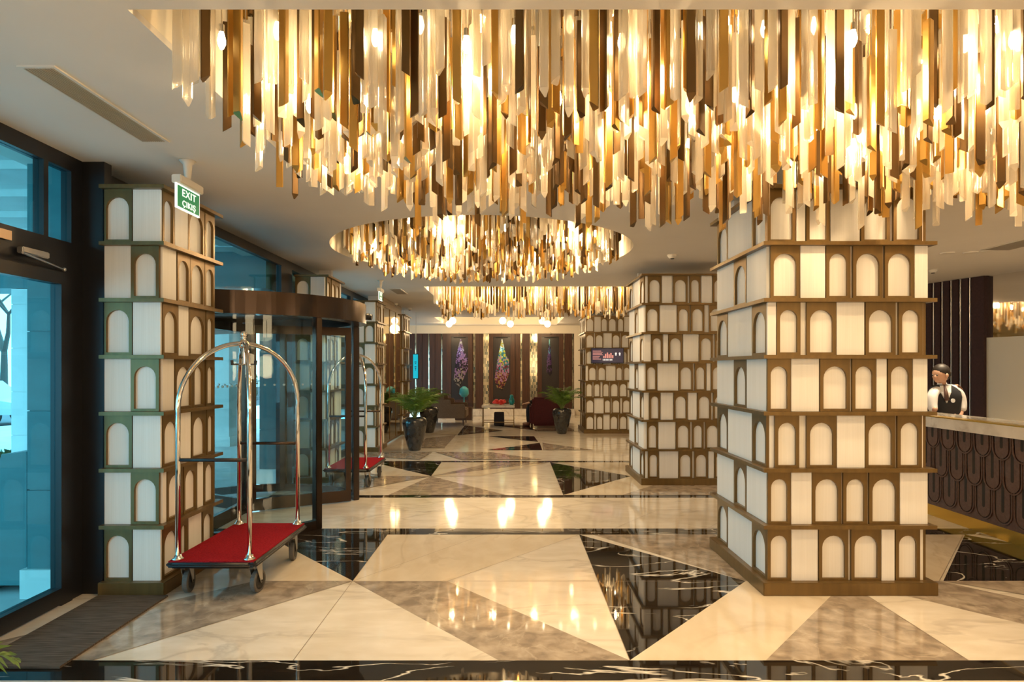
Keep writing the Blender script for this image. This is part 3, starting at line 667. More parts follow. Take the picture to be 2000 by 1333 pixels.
# ------------------------------------------------------------------ luggage carts
def make_cart():
    t = thing('luggage_cart', '', 'luggage cart')
    hx, hy = .24, .478; dz = .265
    obj('deck', box(-hx-.055, hx+.055, -hy-.055, hy+.055, dz-.04, dz-.004, .012), M_black_rubber, t)
    obj('carpet', box(-hx-.042, hx+.042, -hy-.042, hy+.042, dz-.004, dz+.004), M_red, t)
    b = NB(); bx(b, -hx-.066, hx+.066, -hy-.066, hy+.066, dz-.042, dz-.006)
    bmesh.ops.bevel(b, geom=[e for e in b.edges if abs(e.verts[0].co.z-e.verts[1].co.z) > .01], offset=.04, segments=4, affect='EDGES')
    bmesh.ops.bevel(b, geom=[e for e in b.edges if abs(e.verts[0].co.z-e.verts[1].co.z) < .001], offset=.014, segments=3, affect='EDGES')
    obj('bumper', b, M_black_rubber, t, smooth=True)
    for sx in (-1, 1):
        for sy in (-1, 1):
            b = NB(); pts = [(sx*hx, sy*hy, dz+.004), (sx*hx, sy*hy, 1.28)]
            nn = 14
            for i in range(1, nn+1):
                a = PI/2*i/nn; k = math.cos(a)
                pts.append((sx*(hx*k), sy*(hy*k), 1.28+.455*math.sin(a)))
            tube(b, pts, .017, 12); po = obj('post', b, M_chrome, t, smooth=True)
            b = NB(); lathe(b, [(.038, dz+.004), (.038, dz+.012), (.026, dz+.02), (.022, dz+.035)], 16, sx*hx, sy*hy); obj('flange', b, M_chrome, po, smooth=True)
            # caster
            cs = NB(); bx(cs, -.035, .035, -.035, .035, .205, .222)
            for s in (-1, 1):
                v = [cs.verts.new(p) for p in ((s*.027, -.04, .206), (s*.027, .035, .206), (s*.027, .045, .07), (s*.027, .02, .07), (s*.031, -.04, .206), (s*.031, .035, .206), (s*.031, .045, .07), (s*.031, .02, .07))]
                for f in ((0, 1, 2, 3), (4, 5, 6, 7), (0, 1, 5, 4), (1, 2, 6, 5), (2, 3, 7, 6), (3, 0, 4, 7)): cs.faces.new([v[i] for i in f])
            co = obj('caster', cs, M_steel, t, loc=(sx*(hx-.005), sy*(hy-.11), 0)); co.rotation_euler = (0, 0, .12*sx*sy)
            wl = NB()
            def ring(b2, r0, r1, w2, mi=0):
                prof = [(r0, -w2), (r1-.006, -w2), (r1, -w2+.006), (r1, w2-.006), (r1-.006, w2), (r0, w2)]
                lathe(b2, prof, 24); bmesh.ops.rotate(b2, verts=b2.verts, matrix=Matrix.Rotation(PI/2, 3, 'Y')); return b2
            wo = obj('wheel', ring(wl, .05, .0795, .019), M_grey_rubber, co, loc=(0, .032, .0797), smooth=False)
            hb = NB(); tube(hb, [(-.022, 0, 0), (.022, 0, 0)], .056, 24); tube(hb, [(-.034, 0, 0), (.034, 0, 0)], .008); obj('hub', hb, M_black_rubber, wo)
    for sy in (-1, 1):
        b = NB(); tube(b, [(-hx, sy*hy, .935), (hx, sy*hy, .935)], .0125, 12); obj('cross_rail', b, M_dark if sy < 0 else M_bronzedoor, t, smooth=True)
    b = NB(); lathe(b, [(.03, 1.70), (.036, 1.72), (.036, 1.745), (.024, 1.755), (.015, 1.765), (.014, 1.775), (.022, 1.782), (.013, 1.79), (0, 1.80)], 20); obj('crown_collar', b, M_chrome, t, smooth=True)
    b = NB(); ball(b, (0, 0, 1.805), .024, 18); obj('finial', b, M_chrome, t, smooth=True)
    b = NB(); tube(b, [(0, 0, 1.72), (0, 0, 1.585)], .007); tube(b, [(-.085, 0, 1.58), (.085, 0, 1.58)], .006)
    hb = obj('hanger_bar', b, M_chrome, t)
    for s in (-1, 1):
        b = NB(); tube(b, [(s*.085, 0, 1.575), (s*.09, 0, 1.61)], .011); obj('rubber_tip', b, M_black_rubber, hb)
    return t
c1 = make_cart(); c1.location = (-2.0, 4.735, 0); c1['label'] = 'chrome birdcage luggage cart with red carpet deck, nearest, beside the left pillar'; c1['group'] = 'luggage carts'
c2 = copy_tree(c1); c2.location = (-2.115, 8.62, 0); c2['label'] = 'chrome luggage cart with red deck, farther one half hidden behind the revolving door'

# ------------------------------------------------------------------ mat, signs, vents
o = obj('floor_mat', box(-2.80, -2.33, 3.27, 4.30, .008, .020), M_mat); o.location.z = -.006; tag(o, 'ribbed dark brown entrance mat in front of the left pillar', 'mat')
def exit_sign(x, y0, y1, zt, label):
    t = thing('exit_sign', label, 'exit sign', (x, (y0+y1)/2, CEIL_Z), PI/2, 'green exit signs hung from the ceiling')
    hw = (y1-y0)/2; z = zt-CEIL_Z; h = hw*1.06
    b = NB(); lathe(b, [(.015, z+.03), (.022, z+.06), (.03, -.025), (.055, -.001)], 20); obj('ceiling_mount', b, M_plastic, t, smooth=True)
    obj('housing', box(-hw, hw, -.035, .03, z-.02, z+.035, .006), M_plastic, t)
    obj('panel', box(-hw, hw, -.006, .006, z-.02-h, z-.02), M_signwhite, t)
    obj('green_face', box(-hw+.012, hw-.012, -.009, -.006, z-.008-h, z-.032), M_green, t)
    for s, zz, sz in (('EXIT', -.02-h*.44, h*.42), ('ÇIKIŞ', -.02-h*.84, h*.34)):
        cu = bpy.data.curves.new('lettering', 'FONT'); cu.body = s; cu.align_x = 'CENTER'; cu.size = sz; cu.extrude = .001; cu.space_character = 1.12; cu.offset = .0006
        tmp = bpy.data.objects.new('tmp', cu); C.objects.link(tmp); bpy.context.view_layer.update(); me = bpy.data.meshes.new_from_object(tmp.evaluated_get(bpy.context.evaluated_depsgraph_get())); bpy.data.objects.remove(tmp)
        o = bpy.data.objects.new('lettering', me); C.objects.link(o); o.parent = t; o.location = (0, -.0105, z+zz); o.rotation_euler = (PI/2, 0, 0); me.materials.clear(); me.materials.append(M_signwhite)
        o.scale = (1.22 if s == 'EXIT' else 1.18, 1, 1)
    return t
exit_sign(-2.22, 4.19, 4.50, 2.80, 'green EXIT sign hanging by the ceiling above the nearest left pillar')
exit_sign(-2.12, 10.1, 10.36, 2.80, 'green exit sign farther back, above the far luggage cart')
def vent(x0, x1, y0, y1, label, along=True):
    t = thing('ceiling_vent', label, 'air vent', ((x0+x1)/2, (y0+y1)/2, CEIL_Z), 0, 'air vents in the ceiling')
    a, c = (x1-x0)/2, (y1-y0)/2
    b = NB(); e = .018
    for k in ((-a, a, -c, -c+e), (-a, a, c-e, c), (-a, -a+e, -c+e, c-e), (a-e, a, -c+e, c-e)): bx(b, *k, -.008, -.0005)
    obj('frame', b, M_plastic, t)
    obj('backing', box(-a+e, a-e, -c+e, c-e, -.003, -.0006), M_black_in, t)
    b = NB(); n_ = int((2*a-2*e)/.0125)
    for i in range(n_): xx = -a+e+.004+i*.013; bx(b, xx, xx+.0042, -c+e, c-e, -.009, -.003)
    obj('slats', b, M_vent, t)
vent(-2.32, -2.14, 2.97, 3.97, 'long slotted air vent in the ceiling above the hinged door')
vent(-2.20, -1.98, 11.3, 12.1, 'small dark air vent in the ceiling behind the far exit sign')
vent(5.6, 5.95, 6.6, 7.6, 'wide pale air vent in the ceiling above the reception')
for k, (px, py) in enumerate(((1850, 494), (1896, 493), (1925, 491), (1822, 527), (772, 541+52), (800, 602), (1313, 498))):
    z = (CEIL_Z-EYE)*F/(720-py); x = (px-1000)*z/F
    lb = ('flush round ceiling spotlight above the reception, closest to the large pillar', 'flush round ceiling spotlight above the reception, middle of three in a row', 'flush round ceiling spotlight above the reception, beside the wide air vent',
          'small round detector on the ceiling close to the large pillar edge', 'tiny ceiling detector over the mirrored wall, nearer one', 'tiny ceiling detector over the mirrored wall, farther one', 'thin white speaker disc on the ceiling left of the large pillar')[k]
    t = thing('ceiling_spotlight' if k < 3 else 'smoke_detector', lb, 'spotlight' if k < 3 else 'detector', (x, z, CEIL_Z))
    b = NB()
    if k < 3: lathe(b, [(.05, -.0005), (.085, -.0005), (.08, -.014), (.05, -.012)], 20)
    else: lathe(b, [(.06, -.0005), (.06, -.015), (.035, -.045), (0, -.046)], 20)
    obj('housing', b, M_plastic, t)
    b = NB(); lathe(b, [(.045, -.004), (0, -.0045)] if k < 3 else [(.028, -.046), (.02, -.055), (0, -.056)], 16); obj('lens', b, M_globe if k < 3 else M_dark, t)
    if k < 3:
        ld = bpy.data.lights.new('spot', 'SPOT'); ld.energy = 120; ld.color = (1, .78, .5); ld.spot_size = 1.9; ld.spot_blend = .6; ld.shadow_soft_size = .05
        lo = bpy.data.objects.new('spot', ld); C.objects.link(lo); lo.parent = t; lo.location = (0, 0, -.02)

# ------------------------------------------------------------------ reception
t = thing('reception_counter', 'reception desk with brown scalloped front, marble top and brass plinth', 'reception desk', (4.36, 6.2, 0))
Y0, Y1 = -3.2, 3.4   # local depth range
obj('plinth', box(.06, .62, Y0+.05, Y1-.05, 0, .13), M_gold, t)
obj('front_panel', box(.03, .62, Y0, Y1, .125, .938), M_scale, t)
sc_b = NB()
def U_plate(b, yc, ztop, zbot, hw, x0, x1, nn=10):
    pts = [(yc-hw, ztop)] + [(yc-hw*math.cos(PI*i/nn), zbot+hw-hw*math.sin(PI*i/nn)) for i in range(nn+1)] + [(yc+hw, ztop)]
    A = [b.verts.new((x0, p[0], p[1])) for p in pts]; B = [b.verts.new((x1, p[0], p[1])) for p in pts]
    b.faces.new(A); 
    for i in range(len(pts)): j = (i+1) % len(pts); b.faces.new((A[i], A[j], B[j], B[i]))
def U_ring(b, yc, ztop, zbot, hw, wd, x0, x1, nn=10):
    o_ = [(yc-hw, ztop)] + [(yc-hw*math.cos(PI*i/nn), zbot+hw-hw*math.sin(PI*i/nn)) for i in range(nn+1)] + [(yc+hw, ztop)]
    h2 = hw-wd
    i_ = [(yc-h2, ztop)] + [(yc-h2*math.cos(PI*i/nn), zbot+hw-h2*math.sin(PI*i/nn)) for i in range(nn+1)] + [(yc+h2, ztop)]
    O0 = [b.verts.new((x0, *p)) for p in o_]; I0 = [b.verts.new((x0, *p)) for p in i_]; O1 = [b.verts.new((x1, *p)) for p in o_]; I1 = [b.verts.new((x1, *p)) for p in i_]
    for k in range(len(o_)-1):
        b.faces.new((O0[k], O0[k+1], I0[k+1], I0[k])); b.faces.new((O0[k], O0[k+1], O1[k+1], O1[k])); b.faces.new((I0[k], I0[k+1], I1[k+1], I1[k]))
pw = .232; rh = .2875
for r in range(3):
    zb = .15+r*rh
    ztop = min(zb+rh*1.55, .936)
    xf = .020-.007*r
    for i in range(int((Y1-Y0)/pw)):
        yc = Y0+pw*(i+.5)+(pw/2 if r % 2 else 0)
        if yc+pw/2 > Y1: continue
        U_plate(sc_b, yc, ztop, zb+.022, .078, xf+.002, .031)
        n0 = len(sc_b.faces); U_plate(sc_b, yc, ztop, zb+.004, .104, xf+.009, .031); sc_b.faces.ensure_lookup_table()
        for f_ in sc_b.faces[n0:]: f_.material_index = 1
        U_ring(sc_b, yc, ztop, zb, .110, .012, xf, .031)
        n0 = len(sc_b.faces); U_plate(sc_b, yc, ztop, zb+.11, .016, xf+.0005, .031, 6); sc_b.faces.ensure_lookup_table()
        for f_ in sc_b.faces[n0:]: f_.material_index = 1
obj('scallop_relief', sc_b, [M_scale, M_black_in], t)
b = NB(); bx(b, -.015, .52, Y0-.02, Y1+.02, .94, 1.045); obj('marble_top', b, M_countermarble, t)
b = NB(); bx(b, -.012, .10, Y0-.015, Y1+.015, 1.046, 1.056); obj('brass_edge', b, M_gold, t)
# slatted dark wall behind reception, then mirror/frosted partition: both slanting
def slant(name, p0, p1, z0, z1, th, m_, inset=0):
    p0 = Vector(p0); p1 = Vector(p1); d = (p1-p0).normalized(); nrm = Vector((d.y, -d.x)) # outward, away from room (+x side)
    if nrm.x < 0: nrm = -nrm
    b = NB(); a = [p0+nrm*inset, p1+nrm*inset, p1+nrm*(inset+th), p0+nrm*(inset+th)]
    lo = [b.verts.new((*p, z0)) for p in a]; hi = [b.verts.new((*p, z1)) for p in a]
    b.faces.new(lo); b.faces.new(hi)
    for i in range(4): b.faces.new((lo[i], lo[(i+1) % 4], hi[(i+1) % 4], hi[i]))
    return b
A0, A1, A2 = (6.55, 12.25), (7.28, 9.72), (8.95, 4.0)
struct('wall_right_slatted', slant('', A0, A1, 0, 2.97, .1, None), M_velvet)
struct('wall_right_mirror', slant('', A1, A2, 0, 2.97, .1, None, .02), M_mirror)
va = Vector(A0); vb = Vector(A1); d = (vb-va).normalized(); Ls = (vb-va).length
t = thing('slatted_screen', 'dark aubergine upholstered panels with thin metal strips behind reception', 'wall panelling', (0, 0, 0))
nrm = Vector((-abs(d.y), -d.x*0)).normalized(); nrm = Vector((d.y, -d.x)); nrm = nrm if nrm.x < 0 else -nrm
k = 0; s = Ls
first = True
while s > .15:
    wd = .20 if first else .10
    a = va+d*(s-wd); b_ = va+d*s
    bmv = NB(); c = [a+nrm*.002, b_+nrm*.002, b_+nrm*.075, a+nrm*.075]
    lo = [bmv.verts.new((*p, .002)) for p in c]; hi = [bmv.verts.new((*p, 2.965)) for p in c]
    bmv.faces.new(lo); bmv.faces.new(hi)
    for i in range(4): bmv.faces.new((lo[i], lo[(i+1) % 4], hi[(i+1) % 4], hi[i]))
    obj('upholstered_panel', bmv, M_velvet, t)
    a2 = va+d*(s-wd-.022); b2 = va+d*(s-wd-.008); bmv = NB(); c = [a2+nrm*.002, b2+nrm*.002, b2+nrm*.085, a2+nrm*.085]
    lo = [bmv.verts.new((*p, .002)) for p in c]; hi = [bmv.verts.new((*p, 2.965)) for p in c]
    bmv.faces.new(lo); bmv.faces.new(hi)
    for i in range(4): bmv.faces.new((lo[i], lo[(i+1) % 4], hi[(i+1) % 4], hi[i]))
    obj('metal_strip', bmv, M_ledstrip, t)
    s -= wd+.055; first = False
o = obj('frosted_partition', slant('', A1, A2, .002, 2.02, .012, None, -.02), M_frost); tag(o, 'tall frosted glass partition right of the dark slatted wall', 'partition')

# receptionist
def receptionist():
    t = thing('person', 'person in white shirt, dark waistcoat and tie bending over behind the reception desk', 'person', (5.42, 8.05, 0))
    skinM = mat('skin', (.62, .36, .25), .5); hairM = mat('dark_hair', (.018, .012, .010), .55); shirt = mat('white_shirt', (.78, .78, .80), .7); vest = mat('charcoal_waistcoat', (.018, .020, .028), .7)
    tie = mat('brown_tie', (.10, .05, .04), .5); trou = mat('black_trousers', (.015, .015, .018), .8)
    # body: pelvis, spine, neck, head; arms and legs from the same skeleton
    V = [(.10, .02, .92), (.09, 0, 1.05), (.04, -.02, 1.22), (.0, -.05, 1.33), (-.03, -.08, 1.40), (-.055, -.10, 1.47), (-.07, -.11, 1.53),
         (.17, -.03, 1.30), (.235, -.02, 1.245), (.25, -.03, 1.02), (.13, -.16, .90), (.02, -.24, .98),
         (-.13, -.10, 1.28), (-.17, -.13, 1.22), (-.19, -.17, 1.02), (-.22, -.26, 1.06),
         (.19, .03, .84), (.19, .02, .48), (.19, .05, .10), (.19, -.06, .05), (.03, .03, .84), (.03, .02, .48), (.03, .05, .10), (.03, -.06, .05)]
    E = [(0, 1), (1, 2), (2, 3), (3, 4), (4, 5), (5, 6), (2, 7), (7, 8), (8, 9), (9, 10), (10, 11), (2, 12), (12, 13), (13, 14), (14, 15), (0, 16), (16, 17), (17, 18), (18, 19), (0, 20), (20, 21), (21, 22), (22, 23)]
    R = [(.13, .10), (.12, .09), (.13, .10), .055, .05, (.07, .085), (.055, .07), .055, .05, .038, .032, .025, .055, .05, .038, .028, .08, .06, .045, .035, .08, .06, .045, .035]
    skin('body', skinM, V, E, R, t)
    # head shape
    b = NB(); ball(b, (-.062, -.105, 1.475), .092, 20, (1.0, .82, 1.22)); ball(b, (-.135, -.135, 1.445), .020, 8, (1.2, .8, 1.1)); ball(b, (-.105, -.125, 1.395), .035, 10, (1, .9, .7))
    ball(b, (-.03, -.185, 1.46), .022, 8, (.9, .4, 1.3))
    obj('face', b, skinM, t, smooth=True)
    b = NB(); ball(b, (-.045, -.098, 1.515), .100, 20, (1.0, .88, .95)); ball(b, (.0, -.095, 1.48), .075, 14, (.9, .95, 1.1)); obj('hair', b, hairM, t, smooth=True)
    b = NB(); [ball(b, (x_, y_, 1.465), .010, 8) for x_, y_ in ((-.142, -.165), (-.155, -.10))]; obj('eye', b, M_dark, t)
    V = [(.09, 0, 1.0), (.06, -.01, 1.12), (.035, -.03, 1.24), (.0, -.05, 1.335), (.16, -.03, 1.29), (.235, -.025, 1.24), (.262, -.03, 1.12), (.245, -.05, 1.0), (-.12, -.10, 1.28), (-.18, -.13, 1.21), (-.20, -.16, 1.08), (-.20, -.2, 1.0)]
    skin('shirt', shirt, V, [(0, 1), (1, 2), (2, 3), (2, 4), (4, 5), (5, 6), (6, 7), (2, 8), (8, 9), (9, 10), (10, 11)], [(.12, .09), (.12, .09), (.12, .09), .055, .060, .068, .062, .056, .060, .068, .06, .05], t)
    b = NB(); rings = []
    for cx_, cy_, z_, rx, ry in ((.085, -.01, .90, .155, .118), (.08, -.015, 1.0, .150, .115), (.065, -.025, 1.10, .165, .125), (.05, -.035, 1.19, .182, .130), (.032, -.042, 1.26, .180, .122), (.015, -.046, 1.31, .140, .098), (.005, -.05, 1.345, .085, .075)):
        rings.append([b.verts.new((cx_+rx*math.copysign(abs(math.cos(a))**.8, math.cos(a)), cy_+ry*math.copysign(abs(math.sin(a))**.8, math.sin(a)), z_)) for a in [2*PI*k/24 for k in range(24)]])
    for ra, rb in zip(rings, rings[1:]):
        for k in range(24): b.faces.new((ra[k], ra[(k+1)%24], rb[(k+1)%24], rb[k]))
    obj('waistcoat', b, vest, t, smooth=True)
    b = NB(); tube(b, [(-.03, -.135, 1.335), (-.04, -.178, 1.25), (-.035, -.190, 1.15)], [.012, .022, .028], 8); obj('tie', b, tie, t, smooth=True)
    b = NB(); v = [(-.075, -.135, 1.335), (.055, -.135, 1.34), (.03, -.172, 1.25), (-.025, -.180, 1.12), (-.085, -.168, 1.25)]
    b.faces.new([b.verts.new(p) for p in v]); r_ = bmesh.ops.extrude_face_region(b, geom=list(b.faces)); bmesh.ops.translate(b, vec=(0, .02, 0), verts=[g for g in r_['geom'] if isinstance(g, bmesh.types.BMVert)])
    obj('shirt_front', b, shirt, t)
    b = NB(); tube(b, [(.045, -.178, 1.15), (.045, -.186, 1.15)], .026, 18); obj('badge', b, mat('white_badge', (.85, .88, .92), .4), t)
    b = NB(); tube(b, [(-.06, -.09, 1.35), (0, -.05, 1.365), (.05, -.03, 1.345)], .03, 8); obj('collar', b, shirt, t, smooth=True)
    V = [(.10, .02, .90), (.19, .03, .84), (.19, .02, .48), (.19, .05, .08), (.03, .03, .84), (.03, .02, .48), (.03, .05, .08)]
    skin('trousers', trou, V, [(0, 1), (1, 2), (2, 3), (0, 4), (4, 5), (5, 6)], [(.15, .12), .10, .075, .06, .10, .075, .06], t)
    for x_ in (.19, .03): b = NB(); ball(b, (x_, -.03, .04), .05, 12, (1, 2.4, .8)); obj('shoe', b, M_black_rubber, t, smooth=True)
    return t
receptionist()

# ------------------------------------------------------------------ far wall panelling
def wx(c): return (700+c/3.704-1000)*BW/F
def wz(c): return EYE+(720-(530+c/3.704))*BW/F
strips = [(410, 420), (506, 514), (598, 608), (832, 846), (904, 952), (1172, 1184), (1240, 1296), (1472, 1490), (1546, 1556)]
edges = [-5.6]
prev = -5.6; M_mosaic = mat('mosaic_mirror', (.7, .6, .4), .1, .6)
N, L, bb = nodes(M_mosaic); br = N.new('ShaderNodeTexBrick'); br.inputs['Color1'].default_value = (.85, .74, .5, 1); br.inputs['Color2'].default_value = (.10, .14, .13, 1); br.inputs['Mortar'].default_value = (.55, .5, .4, 1)
br.inputs['Scale'].default_value = 9; br.inputs['Row Height'].default_value = .9; br.inputs['Brick Width'].default_value = .4
tcn = N.new('ShaderNodeTexCoord'); mpn = N.new('ShaderNodeMapping'); mpn.inputs['Rotation'].default_value = (PI/2, 0, 0); L.new(tcn.outputs['Object'], mpn.inputs[0]); L.new(mpn.outputs[0], br.inputs[0]); L.new(br.outputs[0], bb.inputs['Base Color'])
pan = NB()
for a, b_ in strips + [(1566, None)]:
    xa = wx(a)
    bx(pan, prev, xa, BW-.02, BW+.02, .22, 2.70)
    n_ = max(1, int((xa-prev)/.16))
    for i in range(n_): # fluted battens
        x0 = prev+(xa-prev)*i/n_; bx(pan, x0+.01, x0+(xa-prev)/n_-.01, BW-.045, BW-.02, .22, 2.70)
    if b_: prev = wx(b_)
struct('wall_far_panelling', pan, M_wood)
b = NB(); [bx(b, wx(a), wx(c), BW-.015, BW+.015, .22, 2.70) for a, c in strips]; struct('trim_2', b, M_mosaic)
def art_mat(name, cols, seed):
    m = mat(name, cols[0], .55); N, L, bb = nodes(m); tc = N.new('ShaderNodeTexCoord'); mp = N.new('ShaderNodeMapping'); mp.inputs['Location'].default_value = (seed, seed*2, 0); mp.inputs['Scale'].default_value = (1, 1, .8)
    v = N.new('ShaderNodeTexVoronoi'); v.inputs['Scale'].default_value = 24; cr = N.new('ShaderNodeValToRGB'); cr.color_ramp.interpolation = 'CONSTANT'
    e = cr.color_ramp.elements
    while len(e) < len(cols): e.new(.5)
    for i, c in enumerate(cols): e[i].position = i/len(cols); e[i].color = (*[k_**1.5*.8 for k_ in c], 1)
    # colours run with height, broken up by cells
    sx = N.new('ShaderNodeSeparateXYZ'); L.new(tc.outputs['Generated'], sx.inputs[0]); ad = N.new('ShaderNodeMath'); ad.operation = 'MULTIPLY_ADD'; ad.inputs[1].default_value = .55
    L.new(tc.outputs['Object'], mp.inputs[0]); L.new(mp.outputs[0], v.inputs[0])
    sc_ = N.new('ShaderNodeSeparateColor'); L.new(v.outputs['Color'], sc_.inputs[0])
    inv = N.new('ShaderNodeMath'); inv.operation = 'SUBTRACT'; inv.inputs[0].default_value = 1; L.new(sx.outputs['Z'], inv.inputs[1])
    ad2 = N.new('ShaderNodeMath'); ad2.operation = 'MULTIPLY'; ad2.inputs[1].default_value = .72; L.new(inv.outputs[0], ad2.inputs[0])
    ad3 = N.new('ShaderNodeMath'); ad3.operation = 'MULTIPLY_ADD'; ad3.inputs[1].default_value = .32; L.new(sc_.outputs[0], ad3.inputs[0]); L.new(ad2.outputs[0], ad3.inputs[2])
    L.new(ad3.outputs[0], cr.inputs[0]); L.new(cr.outputs[0], bb.inputs['Base Color']); return m
arts = [((672, 795), [(740, 490), (700, 590), (720, 690), (775, 690), (795, 650), (800, 700), (730, 840), (688, 800)], 'purple and silver patterned garment art', [(.85, .9, 1), (.6, .6, .8), (.35, .25, .5), (.08, .03, .10), (.45, .3, .5), (.03, .02, .03), (.5, .45, .4), (.03, .02, .02)]),
        ((975, 1100), None, 'multicoloured patchwork garment art', [(.85, .95, 1), (.55, .85, .9), (.65, .65, .1), (.02, .3, .32), (.55, .35, .5), (.25, .03, .08), (.5, .35, .15), (.04, .02, .02)]),
        ((1325, 1450), None, 'dark purple slender garment art', [(.4, .8, .9), (.2, .4, .45), (.1, .05, .16), (.22, .12, .25), (.04, .02, .05), (.02, .01, .02)])]
shapes = [[(738, 492), (745, 492), (770, 590), (800, 640), (800, 690), (735, 838), (690, 800), (700, 700), (712, 600)],
          [(1036, 492), (1042, 492), (1068, 610), (1088, 640), (1092, 740), (1040, 870), (1000, 840), (985, 780), (1005, 650), (1015, 600)],
          [(1378, 492), (1385, 492), (1390, 600), (1395, 640), (1400, 740), (1385, 760), (1360, 730), (1362, 640), (1370, 600)]]
for k, ((a, c), _, lb, cols) in enumerate(arts):
    x0, x1 = wx(a), wx(c); zt, zb = wz(475), wz(930)
    xc = (x0+x1)/2
    t = thing('framed_artwork', lb+' in a walnut frame on the far wall', 'artwork', (xc, BW-.05, 0), 0, 'framed garment artworks on the far wall')
    hw = (x1-x0)/2; f = .14
    b = NB(); bx(b, -hw-f, -hw, -.06, -.0, zb-.1, 2.695); bx(b, hw, hw+f, -.06, 0, zb-.1, 2.695); bx(b, -hw, hw, -.06, 0, zt, 2.695); bx(b, -hw, hw, -.06, 0, zb-.1, zb)
    obj('frame', b, M_wood, t)
    obj('backboard', box(-hw, hw, -.012, 0, zb, zt), M_darkboard, t)
    pts = [(wx(p)-xc, wz(q_)) for p, q_ in shapes[k]]
    b = NB(); cen = b.verts.new((sum(p[0] for p in pts)/len(pts), -.075, sum(p[1] for p in pts)/len(pts))); vs = [b.verts.new((p[0], -.02, p[1])) for p in pts]
    for i in range(len(vs)): b.faces.new((vs[i], vs[(i+1) % len(vs)], cen))
    obj('garment', b, art_mat('garment_%d' % k, cols, k+1), t)
    b = NB(); tube(b, [(-hw*.7, -.03, zt-.03), (hw*.7, -.03, zt-.03)], .012); obj('hanging_rail', b, M_dark, t)
    ld = bpy.data.lights.new('art_light', 'SPOT'); ld.energy = 22; ld.color = (.8, .92, 1); ld.spot_size = .75; ld.spot_blend = .5; ld.shadow_soft_size = .02
    lo = bpy.data.objects.new('art_light', ld); C.objects.link(lo); lo.parent = t; lo.location = (0, -.30, 2.66); lo.rotation_euler = (math.radians(14), 0, 0)
    b = NB(); tube(b, [(0, -.06, 2.66), (0, -.24, 2.69)], .006); tube(b, [(0, -.24, 2.70), (0, -.30, 2.675)], .018); obj('picture_lamp', b, M_steel, t)

# blue hanging sign, screen on far pillar
t = thing('hanging_sign', 'narrow vertical turquoise sign board left of the artworks', 'sign', (-2.42, 16.0, 0), math.radians(-20))
obj('board', box(-.085, .085, -.02, .02, 1.28, 1.92, .005), M_dark, t)
obj('lit_face', box(-.068, .068, -.024, -.0205, 1.30, 1.90), mat('turquoise_screen', (.0, .25, .32), .3, emit=(.0, .42, .55), es=.8), t)
b = NB()
for z, w2 in ((1.70, .03), (1.66, .02), (1.58, .028), (1.54, .02), (1.50, .012)): bx(b, -w2, w2, -.0265, -.0245, z, z+.02)
obj('symbols', b, mat('sign_ink', (.0, .06, .18), .5), t)
b = NB(); tube(b, [(0, 0, 1.92), (0, 0, CEIL_Z-.001)], .006); obj('suspension_rod', b, M_steel, t)
# screen: front of third right pillar
s0 = 15.075
def sx(px): return (px-1000)*s0/F
def sz(py): return EYE+(720-py)*s0/F
t = thing('advert_screen', 'dark advert screen mounted on the far arch-clad pillar', 'screen', (sx(1186), s0, sz(695)))
W2 = (sx(1218)-sx(1154))/2; H2 = (sz(680)-sz(710))/2
obj('bezel', box(-W2, W2, -.03, .0, -H2, H2, .004), M_dark, t)
obj('display', box(-W2+.015, W2-.015, -.033, -.0305, -H2+.015, H2-.015), mat('screen_dark', (.015, .015, .03), .2, emit=(.02, .015, .03), es=1), t)
b = NB()
for i, (y_, l_) in enumerate(((.10, .20), (.07, .24), (.04, .22), (.01, .24), (-.03, .17), (-.06, .15), (-.09, .2))): bx(b, -W2+.04, -W2+.04+l_, -.0345, -.0335, y_, y_+.013)
obj('text_lines', b, mat('screen_text', (.5, .2, .2), .4, emit=(.75, .35, .3), es=.6), t)
b = NB()
for i, hh in enumerate((.05, .10, .13, .09, .12, .07)): xx = -.10+i*.042; bx(b, xx, xx+.03, -.0345, -.0335, -.06, -.06+hh); 
obj('picture_tower', b, mat('screen_red', (.5, .12, .08), .4, emit=(.8, .35, .28), es=.7), t)
b = NB()
for i in range(7): bx(b, -.11+i*.034, -.09+i*.034, -.0345, -.0335, -.12, -.08)
for xx in (.18, .27): tube(b, [(xx+.02, -.0345, .05), (xx+.02, -.0335, .05)], .022, 12); bx(b, xx+.005, xx+.035, -.0345, -.0335, -.0, .03)
obj('picture_figures', b, mat('screen_white', (.7, .7, .7), .4, emit=(.85, .85, .85), es=.7), t)

